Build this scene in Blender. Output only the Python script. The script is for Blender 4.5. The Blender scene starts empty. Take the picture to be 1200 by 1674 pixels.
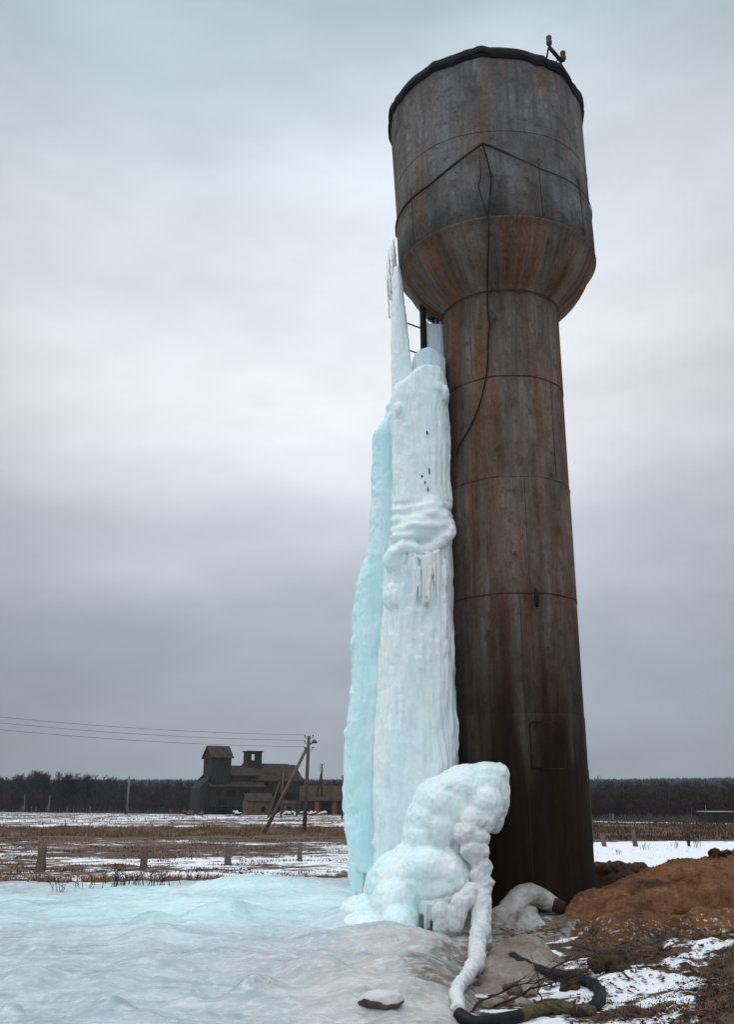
import bpy, bmesh, math, random
import numpy as np
from mathutils import Vector, Matrix

random.seed(7)
RNG = np.random.default_rng(7)
SC = bpy.context.scene
R = math.radians

# ------------------------------------------------------------------ camera
F = 1535.0            # focal length in pixels of the 1200 x 1674 photograph
PITCH = R(16.8)
EYE = 1.6
cam_d = bpy.data.cameras.new("camera")
cam = bpy.data.objects.new("camera", cam_d)
SC.collection.objects.link(cam)
cam.location = (0, 0, EYE)
cam.rotation_euler = (R(90) + PITCH, 0, 0)
cam_d.sensor_fit = 'VERTICAL'
cam_d.sensor_height = 24
cam_d.lens = 24 * F / 1674.0
cam_d.clip_start = 0.1
cam_d.clip_end = 6000
SC.camera = cam

# ------------------------------------------------------------------ view
SC.view_settings.view_transform = 'Standard'
SC.view_settings.look = 'None'
SC.view_settings.exposure = 0.0
SC.view_settings.gamma = 1.0
SC.render.engine = 'CYCLES'
try:
    SC.cycles.use_denoising = True
    SC.cycles.denoiser = 'OPENIMAGEDENOISE'
    SC.cycles.max_bounces = 6
    SC.cycles.transparent_max_bounces = 12
except Exception:
    pass

# ------------------------------------------------------------------ world: overcast sky
SUN_EL, SUN_AZ = R(48), R(-75)      # azimuth measured from +Y towards +X
W = bpy.data.worlds.new("World")
SC.world = W
W.use_nodes = True
nt = W.node_tree
for n in list(nt.nodes):
    nt.nodes.remove(n)


def wn(kind, **kw):
    n = nt.nodes.new(kind)
    for k, v in kw.items():
        setattr(n, k, v)
    return n


def srgb(r, g, b):
    def f(c):
        c = c / 255.0
        return c / 12.92 if c <= 0.04045 else ((c + 0.055) / 1.055) ** 2.4
    return (f(r), f(g), f(b), 1.0)


out = wn('ShaderNodeOutputWorld')
mix = wn('ShaderNodeMixShader')
mix.inputs[0].default_value = 0.93
bg_sky = wn('ShaderNodeBackground')
bg_cld = wn('ShaderNodeBackground')
sky = wn('ShaderNodeTexSky', sky_type='NISHITA')
sky.sun_disc = False
sky.sun_elevation = SUN_EL
sky.sun_rotation = SUN_AZ
sky.air_density = 1.0
sky.dust_density = 2.0
bg_sky.inputs[1].default_value = 0.08
nt.links.new(sky.outputs[0], bg_sky.inputs[0])
tc = wn('ShaderNodeTexCoord')
sep = wn('ShaderNodeSeparateXYZ')
nt.links.new(tc.outputs['Generated'], sep.inputs[0])
# soft stretched cloud noise that bends the elevation bands
mp = wn('ShaderNodeMapping')
mp.inputs['Scale'].default_value = (1.0, 1.0, 2.6)
mp.inputs['Location'].default_value = (3.1, 0.4, 0.2)
nt.links.new(tc.outputs['Generated'], mp.inputs[0])
nz = wn('ShaderNodeTexNoise')
nz.inputs['Scale'].default_value = 1.9
nz.inputs['Detail'].default_value = 5
nz.inputs['Roughness'].default_value = 0.5
nz.inputs['Distortion'].default_value = 0.3
nt.links.new(mp.outputs[0], nz.inputs['Vector'])
m1 = wn('ShaderNodeMath', operation='MULTIPLY_ADD')
nt.links.new(nz.outputs[0], m1.inputs[0])
m1.inputs[1].default_value = 0.19
m1.inputs[2].default_value = -0.095
m2 = wn('ShaderNodeMath', operation='ADD')
nt.links.new(sep.outputs[2], m2.inputs[0])
nt.links.new(m1.outputs[0], m2.inputs[1])
ramp = wn('ShaderNodeValToRGB')
cr = ramp.color_ramp
cr.interpolation = 'B_SPLINE'
stops = [(0.0, (150, 161, 168)), (0.04, (157, 164, 173)), (0.09, (160, 169, 181)), (0.15, (169, 178, 190)),
         (0.21, (186, 194, 204)), (0.28, (203, 208, 217)), (0.35, (230, 233, 238)), (0.42, (238, 241, 245)), (0.50, (234, 240, 244)),
         (0.59, (222, 231, 237)), (0.66, (203, 217, 225)), (0.73, (172, 191, 202)), (0.80, (165, 185, 197)), (0.88, (205, 214, 220)), (1.0, (240, 243, 246))]
while len(cr.elements) < len(stops):
    cr.elements.new(0.5)
for e, (p, c) in zip(cr.elements, stops):
    e.position = p
    e.color = srgb(*c)
nt.links.new(m2.outputs[0], ramp.inputs[0])
# second, finer brightness variation inside the cloud deck
nz2 = wn('ShaderNodeTexNoise')
nz2.inputs['Scale'].default_value = 4.2
nz2.inputs['Detail'].default_value = 6
nt.links.new(mp.outputs[0], nz2.inputs['Vector'])
mr = wn('ShaderNodeMapRange')
mr.inputs['From Min'].default_value = 0.3
mr.inputs['From Max'].default_value = 0.7
mr.inputs['To Min'].default_value = 0.94
mr.inputs['To Max'].default_value = 1.18
nt.links.new(nz2.outputs[0], mr.inputs['Value'])
nt.links.new(ramp.outputs[0], bg_cld.inputs[0])
zr = wn('ShaderNodeMapRange')
zr.inputs['From Min'].default_value = 0.76
zr.inputs['From Max'].default_value = 1.0
zr.inputs['To Min'].default_value = 1.0
zr.inputs['To Max'].default_value = 2.8
nt.links.new(sep.outputs[2], zr.inputs['Value'])
# the sky is set brighter straight ahead than to the sides
xx2 = wn('ShaderNodeMath', operation='MULTIPLY')
nt.links.new(sep.outputs[0], xx2.inputs[0]); nt.links.new(sep.outputs[0], xx2.inputs[1])
xf = wn('ShaderNodeMapRange')
xf.inputs['From Min'].default_value = 0.0
xf.inputs['From Max'].default_value = 0.15
xf.inputs['To Min'].default_value = 1.03
xf.inputs['To Max'].default_value = 0.78
nt.links.new(xx2.outputs[0], xf.inputs['Value'])
mrx = wn('ShaderNodeMath', operation='MULTIPLY')
nt.links.new(mr.outputs[0], mrx.inputs[0]); nt.links.new(xf.outputs[0], mrx.inputs[1])
yb = wn('ShaderNodeMapRange')
yb.inputs['From Min'].default_value = 0.0
yb.inputs['From Max'].default_value = -0.7
yb.inputs['To Min'].default_value = 1.0
yb.inputs['To Max'].default_value = 1.7
nt.links.new(sep.outputs[1], yb.inputs['Value'])
zy = wn('ShaderNodeMath', operation='MULTIPLY')  # unseen sky overhead and behind the camera brightened to light the ice
nt.links.new(zr.outputs[0], zy.inputs[0]); nt.links.new(yb.outputs[0], zy.inputs[1])
zm = wn('ShaderNodeMath', operation='MULTIPLY')
nt.links.new(mrx.outputs[0], zm.inputs[0])
nt.links.new(zy.outputs[0], zm.inputs[1])
nt.links.new(zm.outputs[0], bg_cld.inputs[1])
nt.links.new(bg_sky.outputs[0], mix.inputs[1])
nt.links.new(bg_cld.outputs[0], mix.inputs[2])
nt.links.new(mix.outputs[0], out.inputs[0])

sl = bpy.data.lights.new("sun", 'SUN')
sl.energy = 0.8
sl.angle = R(25)
sl.color = (1.0, 0.97, 0.93)
sun = bpy.data.objects.new("sun", sl)
SC.collection.objects.link(sun)
sd = Vector((math.sin(SUN_AZ) * math.cos(SUN_EL), math.cos(SUN_AZ) * math.cos(SUN_EL), math.sin(SUN_EL)))
sun.rotation_euler = sd.to_track_quat('Z', 'Y').to_euler()

# ------------------------------------------------------------------ small maths
CT, ST = math.cos(PITCH), math.sin(PITCH)


def P(px, py, Y):
    """World point on the plane y = Y seen at photograph pixel (px, py)."""
    u = (px - 600.0) / F
    w = (837.0 - py) / F
    d = (u, CT - w * ST, ST + w * CT)
    t = Y / d[1]
    return Vector((d[0] * t, Y, EYE + d[2] * t))


def mpp(py, Y):
    """Metres per photograph pixel at that row and distance."""
    w = (837.0 - py) / F
    return Y / (CT - w * ST) / F


_perm = RNG.permutation(256)
_perm = np.concatenate([_perm, _perm, _perm])
_gr = RNG.normal(size=(256, 3))
_gr /= np.linalg.norm(_gr, axis=1)[:, None]


def noise3(x, y, z):
    x, y, z = np.broadcast_arrays(np.asarray(x, float), np.asarray(y, float), np.asarray(z, float))
    xi, yi, zi = np.floor(x).astype(int), np.floor(y).astype(int), np.floor(z).astype(int)
    xf, yf, zf = x - xi, y - yi, z - zi
    fu = lambda t: t * t * t * (t * (t * 6 - 15) + 10)
    u, v, w = fu(xf), fu(yf), fu(zf)
    xi, yi, zi = xi & 255, yi & 255, zi & 255
    res = 0
    for dx in (0, 1):
        for dy in (0, 1):
            for dz in (0, 1):
                h = _perm[_perm[_perm[(xi + dx) & 255] + ((yi + dy) & 255)] + ((zi + dz) & 255)]
                g = _gr[h]
                d = g[..., 0] * (xf - dx) + g[..., 1] * (yf - dy) + g[..., 2] * (zf - dz)
                res = res + d * (u if dx else 1 - u) * (v if dy else 1 - v) * (w if dz else 1 - w)
    return res * 1.5


def fbm(x, y, z=0.0, o=4, lac=2.1, g=0.5):
    s, a, f = 0, 1.0, 1.0
    for i in range(o):
        s = s + a * noise3(np.asarray(x) * f + i * 7.3, np.asarray(y) * f - i * 3.1, np.asarray(z) * f + i * 1.7)
        a *= g
        f *= lac
    return s


def sst(a, b, x):
    t = np.clip((np.asarray(x, float) - a) / (b - a), 0, 1)
    return t * t * (3 - 2 * t)


def gauss(x, y, cx, cy, rx, ry):
    return np.exp(-(((x - cx) / rx) ** 2 + ((y - cy) / ry) ** 2))


# ------------------------------------------------------------------ object helpers
def tag(o, label=None, cat=None, group=None, kind=None):
    if label: o['label'] = label
    if cat: o['category'] = cat
    if group: o['group'] = group
    if kind: o['kind'] = kind
    return o


def empty(name, loc, label, cat, group=None):
    o = bpy.data.objects.new(name, None)
    o.empty_display_size = 0.2
    SC.collection.objects.link(o)
    o.location = loc
    return tag(o, label, cat, group)


def root_loc(o):
    v = Vector((0, 0, 0))
    while o is not None:
        v += o.location
        o = o.parent
    return v


def mesh_obj(name, verts, faces, mat, parent=None, smooth=False, origin=None):
    """Vertices come in world coordinates; the object sits at its parent's origin (or at origin)."""
    verts = np.asarray(verts, float).reshape(-1, 3)
    off = np.array(root_loc(parent) if parent is not None else (origin or (0, 0, 0)), float)
    me = bpy.data.meshes.new(name)
    me.from_pydata((verts - off).tolist(), [], faces if isinstance(faces, list) else faces.tolist())
    me.validate(clean_customdata=False)
    if smooth:
        me.polygons.foreach_set('use_smooth', [True] * len(me.polygons))
    if mat: me.materials.append(mat)
    o = bpy.data.objects.new(name, me)
    SC.collection.objects.link(o)
    if parent is not None:
        o.parent = parent
    elif origin is not None:
        o.location = origin
    return o


class MB:
    """Collects shapes (world coordinates) into one mesh."""
    def __init__(s):
        s.v, s.f = [], []

    def add(s, vs, fs):
        b = len(s.v)
        s.v.extend([tuple(v) for v in vs])
        s.f.extend([tuple(i + b for i in f) for f in fs])

    def hexa(s, p):     # eight points: bottom ring 0-3, top ring 4-7
        s.add(p, [(3, 2, 1, 0), (4, 5, 6, 7), (0, 1, 5, 4), (1, 2, 6, 5), (2, 3, 7, 6), (3, 0, 4, 7)])

    def box(s, c, h, M=None):
        c = Vector(c)
        ps = []
        for z in (-1, 1):
            for x, y in ((-1, -1), (1, -1), (1, 1), (-1, 1)):
                v = Vector((x * h[0], y * h[1], z * h[2]))
                if M is not None: v = M @ v
                ps.append(c + v)
        s.hexa(ps)

    def tube(s, pts, rad, n=10, cap=True, jitter=0.0):
        pts = [Vector(p) for p in pts]
        if not hasattr(rad, '__len__'): rad = [rad] * len(pts)
        b = len(s.v)
        prev = None
        for i, p in enumerate(pts):
            t = (pts[min(i + 1, len(pts) - 1)] - pts[max(i - 1, 0)]).normalized()
            a = Vector((0, 0, 1)) if abs(t.z) < 0.9 else Vector((1, 0, 0))
            if prev is not None: a = prev
            x = (a - t * a.dot(t)).normalized()
            prev = x
            y = t.cross(x)
            for k in range(n):
                th = 2 * math.pi * k / n
                r = rad[i] * (1 + (random.uniform(-jitter, jitter) if jitter else 0))
                s.v.append(tuple(p + x * (r * math.cos(th)) + y * (r * math.sin(th))))
        for i in range(len(pts) - 1):
            for k in range(n):
                k2 = (k + 1) % n
                s.f.append((b + i * n + k, b + i * n + k2, b + (i + 1) * n + k2, b + (i + 1) * n + k))
        if cap:
            s.f.append(tuple(b + k for k in reversed(range(n))))
            s.f.append(tuple(b + (len(pts) - 1) * n + k for k in range(n)))

    def lathe(s, c, prof, n=64, cap=False):     # prof: list of (radius, z)
        c = Vector(c)
        b = len(s.v)
        for r, z in prof:
            for k in range(n):
                th = 2 * math.pi * k / n
                s.v.append((c.x + r * math.cos(th), c.y + r * math.sin(th), c.z + z))
        for i in range(len(prof) - 1):
            for k in range(n):
                k2 = (k + 1) % n
                s.f.append((b + i * n + k, b + i * n + k2, b + (i + 1) * n + k2, b + (i + 1) * n + k))
        if cap:
            s.f.append(tuple(b + k for k in reversed(range(n))))
            s.f.append(tuple(b + (len(prof) - 1) * n + k for k in range(n)))

    def blob(s, c, r, M=None, n=14, m=9):
        c = Vector(c)
        if not hasattr(r, '__len__'): r = (r, r, r)
        b = len(s.v)
        vs = [Vector((0, 0, -r[2]))]
        for j in range(1, m):
            ph = -math.pi / 2 + math.pi * j / m
            for k in range(n):
                th = 2 * math.pi * k / n
                vs.append(Vector((r[0] * math.cos(ph) * math.cos(th), r[1] * math.cos(ph) * math.sin(th), r[2] * math.sin(ph))))
        vs.append(Vector((0, 0, r[2])))
        for v in vs:
            if M is not None: v = M @ v
            s.v.append(tuple(c + v))
        for k in range(n):
            k2 = (k + 1) % n
            s.f.append((b, b + 1 + k2, b + 1 + k))
            for j in range(m - 2):
                q = b + 1 + j * n
                s.f.append((q + k, q + k2, q + n + k2, q + n + k))
            q = b + 1 + (m - 2) * n
            s.f.append((q + k, q + k2, b + len(vs) - 1))

    def build(s, name, mat, parent=None, smooth=False, origin=None):
        return mesh_obj(name, s.v, s.f, mat, parent, smooth, origin)


# ------------------------------------------------------------------ material helper
def mat(name):
    m = bpy.data.materials.new(name)
    m.use_nodes = True
    t = m.node_tree
    b = t.nodes['Principled BSDF']
    return m, t, b


def nd(t, kind, **kw):
    n = t.nodes.new(kind)
    for k, v in kw.items(): setattr(n, k, v)
    return n


def obj_noise(t, scale, det=5, rough=0.55, stretch=(1, 1, 1), loc=(0, 0, 0), src='Object', dist=0.0):
    c = nd(t, 'ShaderNodeTexCoord')
    mpn = nd(t, 'ShaderNodeMapping')
    mpn.inputs['Scale'].default_value = stretch
    mpn.inputs['Location'].default_value = loc
    t.links.new(c.outputs[src], mpn.inputs[0])
    n = nd(t, 'ShaderNodeTexNoise')
    n.inputs['Scale'].default_value = scale
    n.inputs['Detail'].default_value = det
    n.inputs['Roughness'].default_value = rough
    n.inputs['Distortion'].default_value = dist
    t.links.new(mpn.outputs[0], n.inputs['Vector'])
    return n.outputs[0]


def rampn(t, fac, stops, interp='LINEAR'):
    r = nd(t, 'ShaderNodeValToRGB')
    r.color_ramp.interpolation = interp
    while len(r.color_ramp.elements) < len(stops): r.color_ramp.elements.new(0.5)
    for e, (p, c) in zip(r.color_ramp.elements, stops):
        e.position = p
        e.color = c if len(c) == 4 else (c[0], c[1], c[2], 1)
    t.links.new(fac, r.inputs[0])
    return r.outputs[0]


def g1(v): return (v, v, v, 1)


def mixc(t, fac, a, b, mode='MIX'):
    m = nd(t, 'ShaderNodeMix', data_type='RGBA', blend_type=mode)
    if isinstance(fac, (int, float)): m.inputs[0].default_value = fac
    else: t.links.new(fac, m.inputs[0])
    for s, i in ((a, 6), (b, 7)):
        if isinstance(s, tuple): m.inputs[i].default_value = s if len(s) == 4 else (*s, 1)
        else: t.links.new(s, m.inputs[i])
    return m.outputs[2]


def mth(t, op, a, b=None, clamp=False):
    m = nd(t, 'ShaderNodeMath', operation=op, use_clamp=clamp)
    for i, s in enumerate((a, b)):
        if s is None: continue
        if isinstance(s, (int, float)): m.inputs[i].default_value = s
        else: t.links.new(s, m.inputs[i])
    return m.outputs[0]


def bump(t, b, h, strength, dist):
    n = nd(t, 'ShaderNodeBump')
    n.inputs['Strength'].default_value = strength
    n.inputs['Distance'].default_value = dist
    t.links.new(h, n.inputs['Height'])
    t.links.new(n.outputs[0], b.inputs['Normal'])
    return n


def attr(t, name):
    a = nd(t, 'ShaderNodeAttribute', attribute_name=name)
    return a.outputs['Fac']


def simple(name, ca, cb, scale=4, stretch=(1, 1, 1), rough=0.85, metal=0, bscale=None, bdist=0.01):
    m, t, b = mat(name)
    n = obj_noise(t, scale, 6, 0.65, stretch)
    c = rampn(t, n, [(0.3, (*ca, 1)), (0.7, (*cb, 1))])
    t.links.new(c, b.inputs['Base Color'])
    b.inputs['Roughness'].default_value = rough
    b.inputs['Specular IOR Level'].default_value = 0.15
    b.inputs['Metallic'].default_value = metal
    if bscale:
        bump(t, b, obj_noise(t, bscale, 5, 0.6, stretch), 0.5, bdist)
    return m


# --- tower steel: grey oxide paint, vertical rust runs
def tower_mat(name, base_a, base_b, rust_amt, streak=7.0, low=False):
    m, t, b = mat(name)
    co = nd(t, 'ShaderNodeTexCoord')
    sp = nd(t, 'ShaderNodeSeparateXYZ')
    t.links.new(co.outputs['Object'], sp.inputs[0])
    fl = nd(t, 'ShaderNodeCombineXYZ')
    t.links.new(sp.outputs[0], fl.inputs[0]); t.links.new(sp.outputs[1], fl.inputs[1])
    nm = nd(t, 'ShaderNodeVectorMath', operation='NORMALIZE')
    t.links.new(fl.outputs[0], nm.inputs[0])
    s2 = nd(t, 'ShaderNodeSeparateXYZ')
    t.links.new(nm.outputs[0], s2.inputs[0])

    def pn(k, zk, det=6, rough=.65, loc=0.0, dist=0.0):
        cb = nd(t, 'ShaderNodeCombineXYZ')
        t.links.new(mth(t, 'MULTIPLY', s2.outputs[0], k), cb.inputs[0])
        t.links.new(mth(t, 'MULTIPLY_ADD' if False else 'MULTIPLY', s2.outputs[1], k), cb.inputs[1])
        t.links.new(mth(t, 'ADD', mth(t, 'MULTIPLY', sp.outputs[2], zk), loc), cb.inputs[2])
        n = nd(t, 'ShaderNodeTexNoise')
        n.inputs['Scale'].default_value = 1.0
        n.inputs['Detail'].default_value = det
        n.inputs['Roughness'].default_value = rough
        n.inputs['Distortion'].default_value = dist
        t.links.new(cb.outputs[0], n.inputs['Vector'])
        return n.outputs[0]

    wide = pn(1.6, .55, 5, .6, 3)
    st1 = pn(streak, .35, 6, .7, 7)
    st2 = pn(streak * .4, .28, 5, .62, 11)
    st3 = pn(streak * 2.2, .9, 5, .7, 19)
    fine = pn(34, 16, 5, .75, 1)
    lumpy = pn(5, 4, 6, .7, 5)
    c = rampn(t, st1, [(.34, (*base_a, 1)), (.66, (*base_b, 1))])
    hi = (base_b[0] * 1.75, base_b[1] * 1.80, base_b[2] * 1.85, 1)
    c = mixc(t, mth(t, 'MULTIPLY', rampn(t, wide, [(.42, g1(0)), (.60, g1(1))]), rampn(t, st3, [(.34, g1(.15)), (.62, g1(.9))])), c, hi)
    lo = (base_a[0] * .45, base_a[1] * .40, base_a[2] * .38, 1)
    c = mixc(t, mth(t, 'MULTIPLY', rampn(t, lumpy, [(.50, g1(0)), (.66, g1(.8))]), rampn(t, st3, [(.4, g1(.3)), (.6, g1(1))])), c, lo)
    c = mixc(t, rampn(t, fine, [(.38, g1(.28)), (.6, g1(0))]), c, lo)
    rust = mth(t, 'MULTIPLY', rampn(t, st2, [(.53 - rust_amt * .09, g1(0)), (.66 - rust_amt * .04, g1(1))]), rampn(t, st3, [(.34, g1(.15)), (.6, g1(1))]))
    rc = rampn(t, mth(t, 'ADD', mth(t, 'MULTIPLY', fine, .5), mth(t, 'MULTIPLY', st1, .5)), [(.38, (.034, .014, .008, 1)), (.60, (.19, .078, .028, 1))])
    c = mixc(t, mth(t, 'MULTIPLY', rust, .45 + .5 * rust_amt), c, rc)
    if low:      # column darker towards its foot, with a ragged upper edge
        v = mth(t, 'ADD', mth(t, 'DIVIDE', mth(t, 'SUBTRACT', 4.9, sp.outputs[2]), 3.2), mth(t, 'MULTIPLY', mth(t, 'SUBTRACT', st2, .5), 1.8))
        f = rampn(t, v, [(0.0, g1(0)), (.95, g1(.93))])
        foot_dark = rampn(t, st3, [(.3, (.003, .0015, .0012, 1)), (.7, (.014, .0065, .0048, 1))])
        c = mixc(t, f, c, foot_dark)
    t.links.new(c, b.inputs['Base Color'])
    b.inputs['Roughness'].default_value = .85
    b.inputs['Specular IOR Level'].default_value = .12
    bump(t, b, mth(t, 'ADD', fine, mth(t, 'MULTIPLY', lumpy, .8)), .5, .015)
    return m


M = {}
M['tank'] = tower_mat('tank_paint', (0.064, 0.055, 0.050), (0.132, 0.119, 0.112), 0.2)
M['cone'] = tower_mat('cone_paint', (0.066, 0.050, 0.038), (0.15, 0.125, 0.10), 1.0, 9)
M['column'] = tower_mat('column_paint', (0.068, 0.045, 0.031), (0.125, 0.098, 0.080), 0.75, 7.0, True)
M['column_low'] = tower_mat('column_dark', (0.007, 0.004, 0.0035), (0.016, 0.010, 0.008), 0.15)
M['roof'] = simple('roof_tar', (0.004, 0.0045, 0.005), (0.013, 0.013, 0.013), 6)
M['iron'] = simple('dark_iron', (0.008, 0.007, 0.007), (0.028, 0.018, 0.014), 12)
M['seam'] = simple('seam_weld', (0.020, 0.015, 0.012), (0.070, 0.050, 0.040), 7)
M['wood'] = simple('grey_wood', (0.055, 0.040, 0.030), (0.13, 0.10, 0.078), 5, (4, 4, 0.4))
M['wood_brown'] = simple('brown_wood', (0.075, 0.050, 0.032), (0.17, 0.115, 0.075), 5, (4, 4, 0.4))
M['wood_dark'] = simple('dark_wood', (0.018, 0.014, 0.013), (0.04, 0.03, 0.026), 5, (4, 4, 0.4))
M['concrete'] = simple('pole_concrete', (0.10, 0.09, 0.085), (0.20, 0.185, 0.17), 5)
M['wire'] = simple('wire_metal', (0.12, 0.12, 0.13), (0.2, 0.2, 0.21), 3)
M['post'] = simple('post_concrete', (0.07, 0.050, 0.040), (0.20, 0.15, 0.125), 9, bscale=30)
M['rubber'] = simple('black_rubber', (0.004, 0.004, 0.005), (0.011, 0.010, 0.012), 9, rough=0.5, bscale=40, bdist=0.004)
M['twig'] = simple('twig_bark', (0.020, 0.012, 0.010), (0.055, 0.032, 0.026), 9)
M['stone'] = simple('stone_dark', (0.05, 0.035, 0.03), (0.13, 0.10, 0.09), 6, bscale=22, bdist=0.02)


def capped(m, thr=0.35, col=(0.72, 0.75, 0.78), spread=0.18, nscale=9):
    """Lies of snow or frost on upward faces."""
    t = m.node_tree
    b = t.nodes['Principled BSDF']
    link = b.inputs['Base Color'].links[0]
    c = link.from_socket
    g = nd(t, 'ShaderNodeNewGeometry')
    s = nd(t, 'ShaderNodeSeparateXYZ')
    t.links.new(g.outputs['Normal'], s.inputs[0])
    n = obj_noise(t, nscale, 4, 0.6)
    v = mth(t, 'ADD', s.outputs[2], mth(t, 'MULTIPLY', mth(t, 'SUBTRACT', n, 0.5), 1.1))
    f = rampn(t, v, [(thr, g1(0)), (min(thr + spread, 1), g1(1))])
    t.links.new(mixc(t, f, c, (*col, 1)), b.inputs['Base Color'])
    return m


M['rubber_snow'] = capped(simple('black_rubber_frosted', (0.004, 0.004, 0.005), (0.012, 0.011, 0.013), 9, rough=0.6), 1.02, (0.12, 0.11, 0.12), 0.3)
M['stone_snow'] = capped(simple('stone_frosted', (0.07, 0.045, 0.042), (0.15, 0.10, 0.09), 6), -0.5, (0.56, 0.54, 0.55), 0.7, 5)


# --- ice
def ice_mat(name, ca, cb, sss=0.55, rough=0.32, dirt=None, flute=True, transm=0.0, radius=(0.35, 0.85, 1.0), sc=0.10):
    m, t, b = mat(name)
    n1 = obj_noise(t, 1.6, 5, 0.6, (1, 1, 0.35))
    n2 = obj_noise(t, 9, 5, 0.65, (1, 1, 0.22 if flute else 0.9), loc=(4, 2, 8))
    c = rampn(t, n1, [(0.36, (*ca, 1)), (0.66, (*cb, 1))])
    c = mixc(t, rampn(t, n2, [(0.35, g1(0.3)), (0.65, g1(0))]), c, (ca[0] * 0.90, ca[1] * 0.96, ca[2] * 0.97, 1))
    if dirt:
        zc, zr, dc, amt = dirt
        co = nd(t, 'ShaderNodeTexCoord')
        s = nd(t, 'ShaderNodeSeparateXYZ')
        t.links.new(co.outputs['Object'], s.inputs[0])
        n3 = obj_noise(t, 2.6, 5, 0.6)
        v = mth(t, 'ADD', mth(t, 'MULTIPLY', mth(t, 'SUBTRACT', n3, 0.5), 2.4), mth(t, 'DIVIDE', mth(t, 'SUBTRACT', zc, s.outputs[2]), zr))
        f = rampn(t, v, [(0.0, g1(0)), (1.0, g1(amt))])
        c = mixc(t, f, c, (*dc, 1))
    t.links.new(c, b.inputs['Base Color'])
    b.inputs['Roughness'].default_value = rough * .75
    b.inputs['Specular IOR Level'].default_value = 0.6
    b.inputs['IOR'].default_value = 1.31
    b.inputs['Subsurface Weight'].default_value = sss
    b.inputs['Subsurface Radius'].default_value = radius
    b.inputs['Subsurface Scale'].default_value = sc
    b.inputs['Transmission Weight'].default_value = transm
    nb = obj_noise(t, 24, 7, 0.72, (1, 1, 0.25 if flute else 0.6))
    bump(t, b, nb, 0.75, 0.03)
    return m


M['ice_front'] = ice_mat('ice_front', (0.78, 0.905, 0.92), (0.94, 0.955, 0.96), dirt=(0.2, 1.5, (0.62, 0.64, 0.63), 0.5))
M['ice_back'] = ice_mat('ice_back', (0.62, 0.885, 0.905), (0.80, 0.95, 0.955))
M['ice_upper'] = ice_mat('ice_upper', (0.62, 0.76, 0.80), (0.80, 0.83, 0.86), rough=0.25)
M['ice_clear'] = ice_mat('ice_clear', (0.68, 0.74, 0.78), (0.84, 0.85, 0.87), sss=0.2, rough=0.18, transm=0.45)
M['ice_mound'] = ice_mat('ice_mound', (0.74, 0.915, 0.93), (0.94, 0.955, 0.955), dirt=(0.1, 0.7, (0.50, 0.50, 0.48), 0.7), flute=False)
M['ice_dirty'] = ice_mat('ice_dirty', (0.26, 0.215, 0.185), (0.60, 0.58, 0.57), sss=0.3, flute=False, rough=0.25)
M['ice_hose'] = ice_mat('ice_hose', (0.60, 0.62, 0.62), (0.80, 0.80, 0.80), sss=0.4, flute=False, dirt=(0.1, 0.7, (0.36, 0.33, 0.315), 0.95))
M['ice_tan'] = ice_mat('ice_tan', (0.15, 0.10, 0.07), (0.36, 0.31, 0.275), sss=0.3, flute=False, rough=0.22)

# ------------------------------------------------------------------ terrain
TX, TY, TB = 2.29, 14.2, 0.0     # tower axis and base
TX = P(860, 1440, TY).x


def gh(x, y):
    """Ground height."""
    x = np.asarray(x, float); y = np.asarray(y, float)
    h = -0.95 * sst(16, 34, y) - 0.7 * sst(110, 260, y)
    h = h + 0.05 * fbm(x * 0.35, y * 0.35, 0.5, 3) * sst(9, 30, y) + 0.25 * fbm(x * 0.02, y * 0.02, 3.3, 3) * sst(60, 200, y)
    # rough grassy bank on the right foreground
    right = sst(1.1, 3.2, x - 0.10 * (y - 8)) * sst(14.5, 11.5, y)
    h = h + right * (0.10 + 0.10 * fbm(x * 1.1, y * 1.1, 9.1, 4) + 0.05 * fbm(x * 5, y * 5, 2.1, 4) + 0.03 * (0.3 - np.abs(fbm(x * 9, y * 9, 3.1, 3))))
    h = h + 0.16 * gauss(x, y, 4.2, 9.3, 1.5, 1.6)
    # far wooded hills
    hill = sst(240, 900, y)
    h = h + hill * (7.5 + 1.0 * np.sin(x * 0.006 + 2.1) + 5.0 * sst(60, 420, x))
    return h


def grid_fan(rows, us, base=4.0):
    Yg, Ug = np.meshgrid(rows, us, indexing='ij')
    Xg = Ug * (np.maximum(Yg, 0) + base)
    return Xg, Yg


def grid_faces(nr, nc):
    i = np.arange(nr - 1)[:, None] * nc + np.arange(nc - 1)[None, :]
    i = i.ravel()
    return np.stack([i, i + 1, i + nc + 1, i + nc], axis=1)


def fast_grid(name, X, Y, Z, m, attrs=None):
    nr, nc = X.shape
    me = bpy.data.meshes.new(name)
    V = np.stack([X, Y, Z], -1).reshape(-1, 3)
    Fc = grid_faces(nr, nc)
    me.vertices.add(len(V))
    me.vertices.foreach_set('co', V.ravel())
    me.loops.add(Fc.size)
    me.loops.foreach_set('vertex_index', Fc.ravel().astype(np.int32))
    me.polygons.add(len(Fc))
    me.polygons.foreach_set('loop_start', np.arange(0, Fc.size, 4, dtype=np.int32))
    me.polygons.foreach_set('use_smooth', np.ones(len(Fc), bool))
    me.update(calc_edges=True)
    me.materials.append(m)
    for k, v in (attrs or {}).items():
        a = me.attributes.new(k, 'FLOAT', 'POINT')
        a.data.foreach_set('value', np.asarray(v, float).ravel().astype(np.float32))
    o = bpy.data.objects.new(name, me)
    SC.collection.objects.link(o)
    return o


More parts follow.
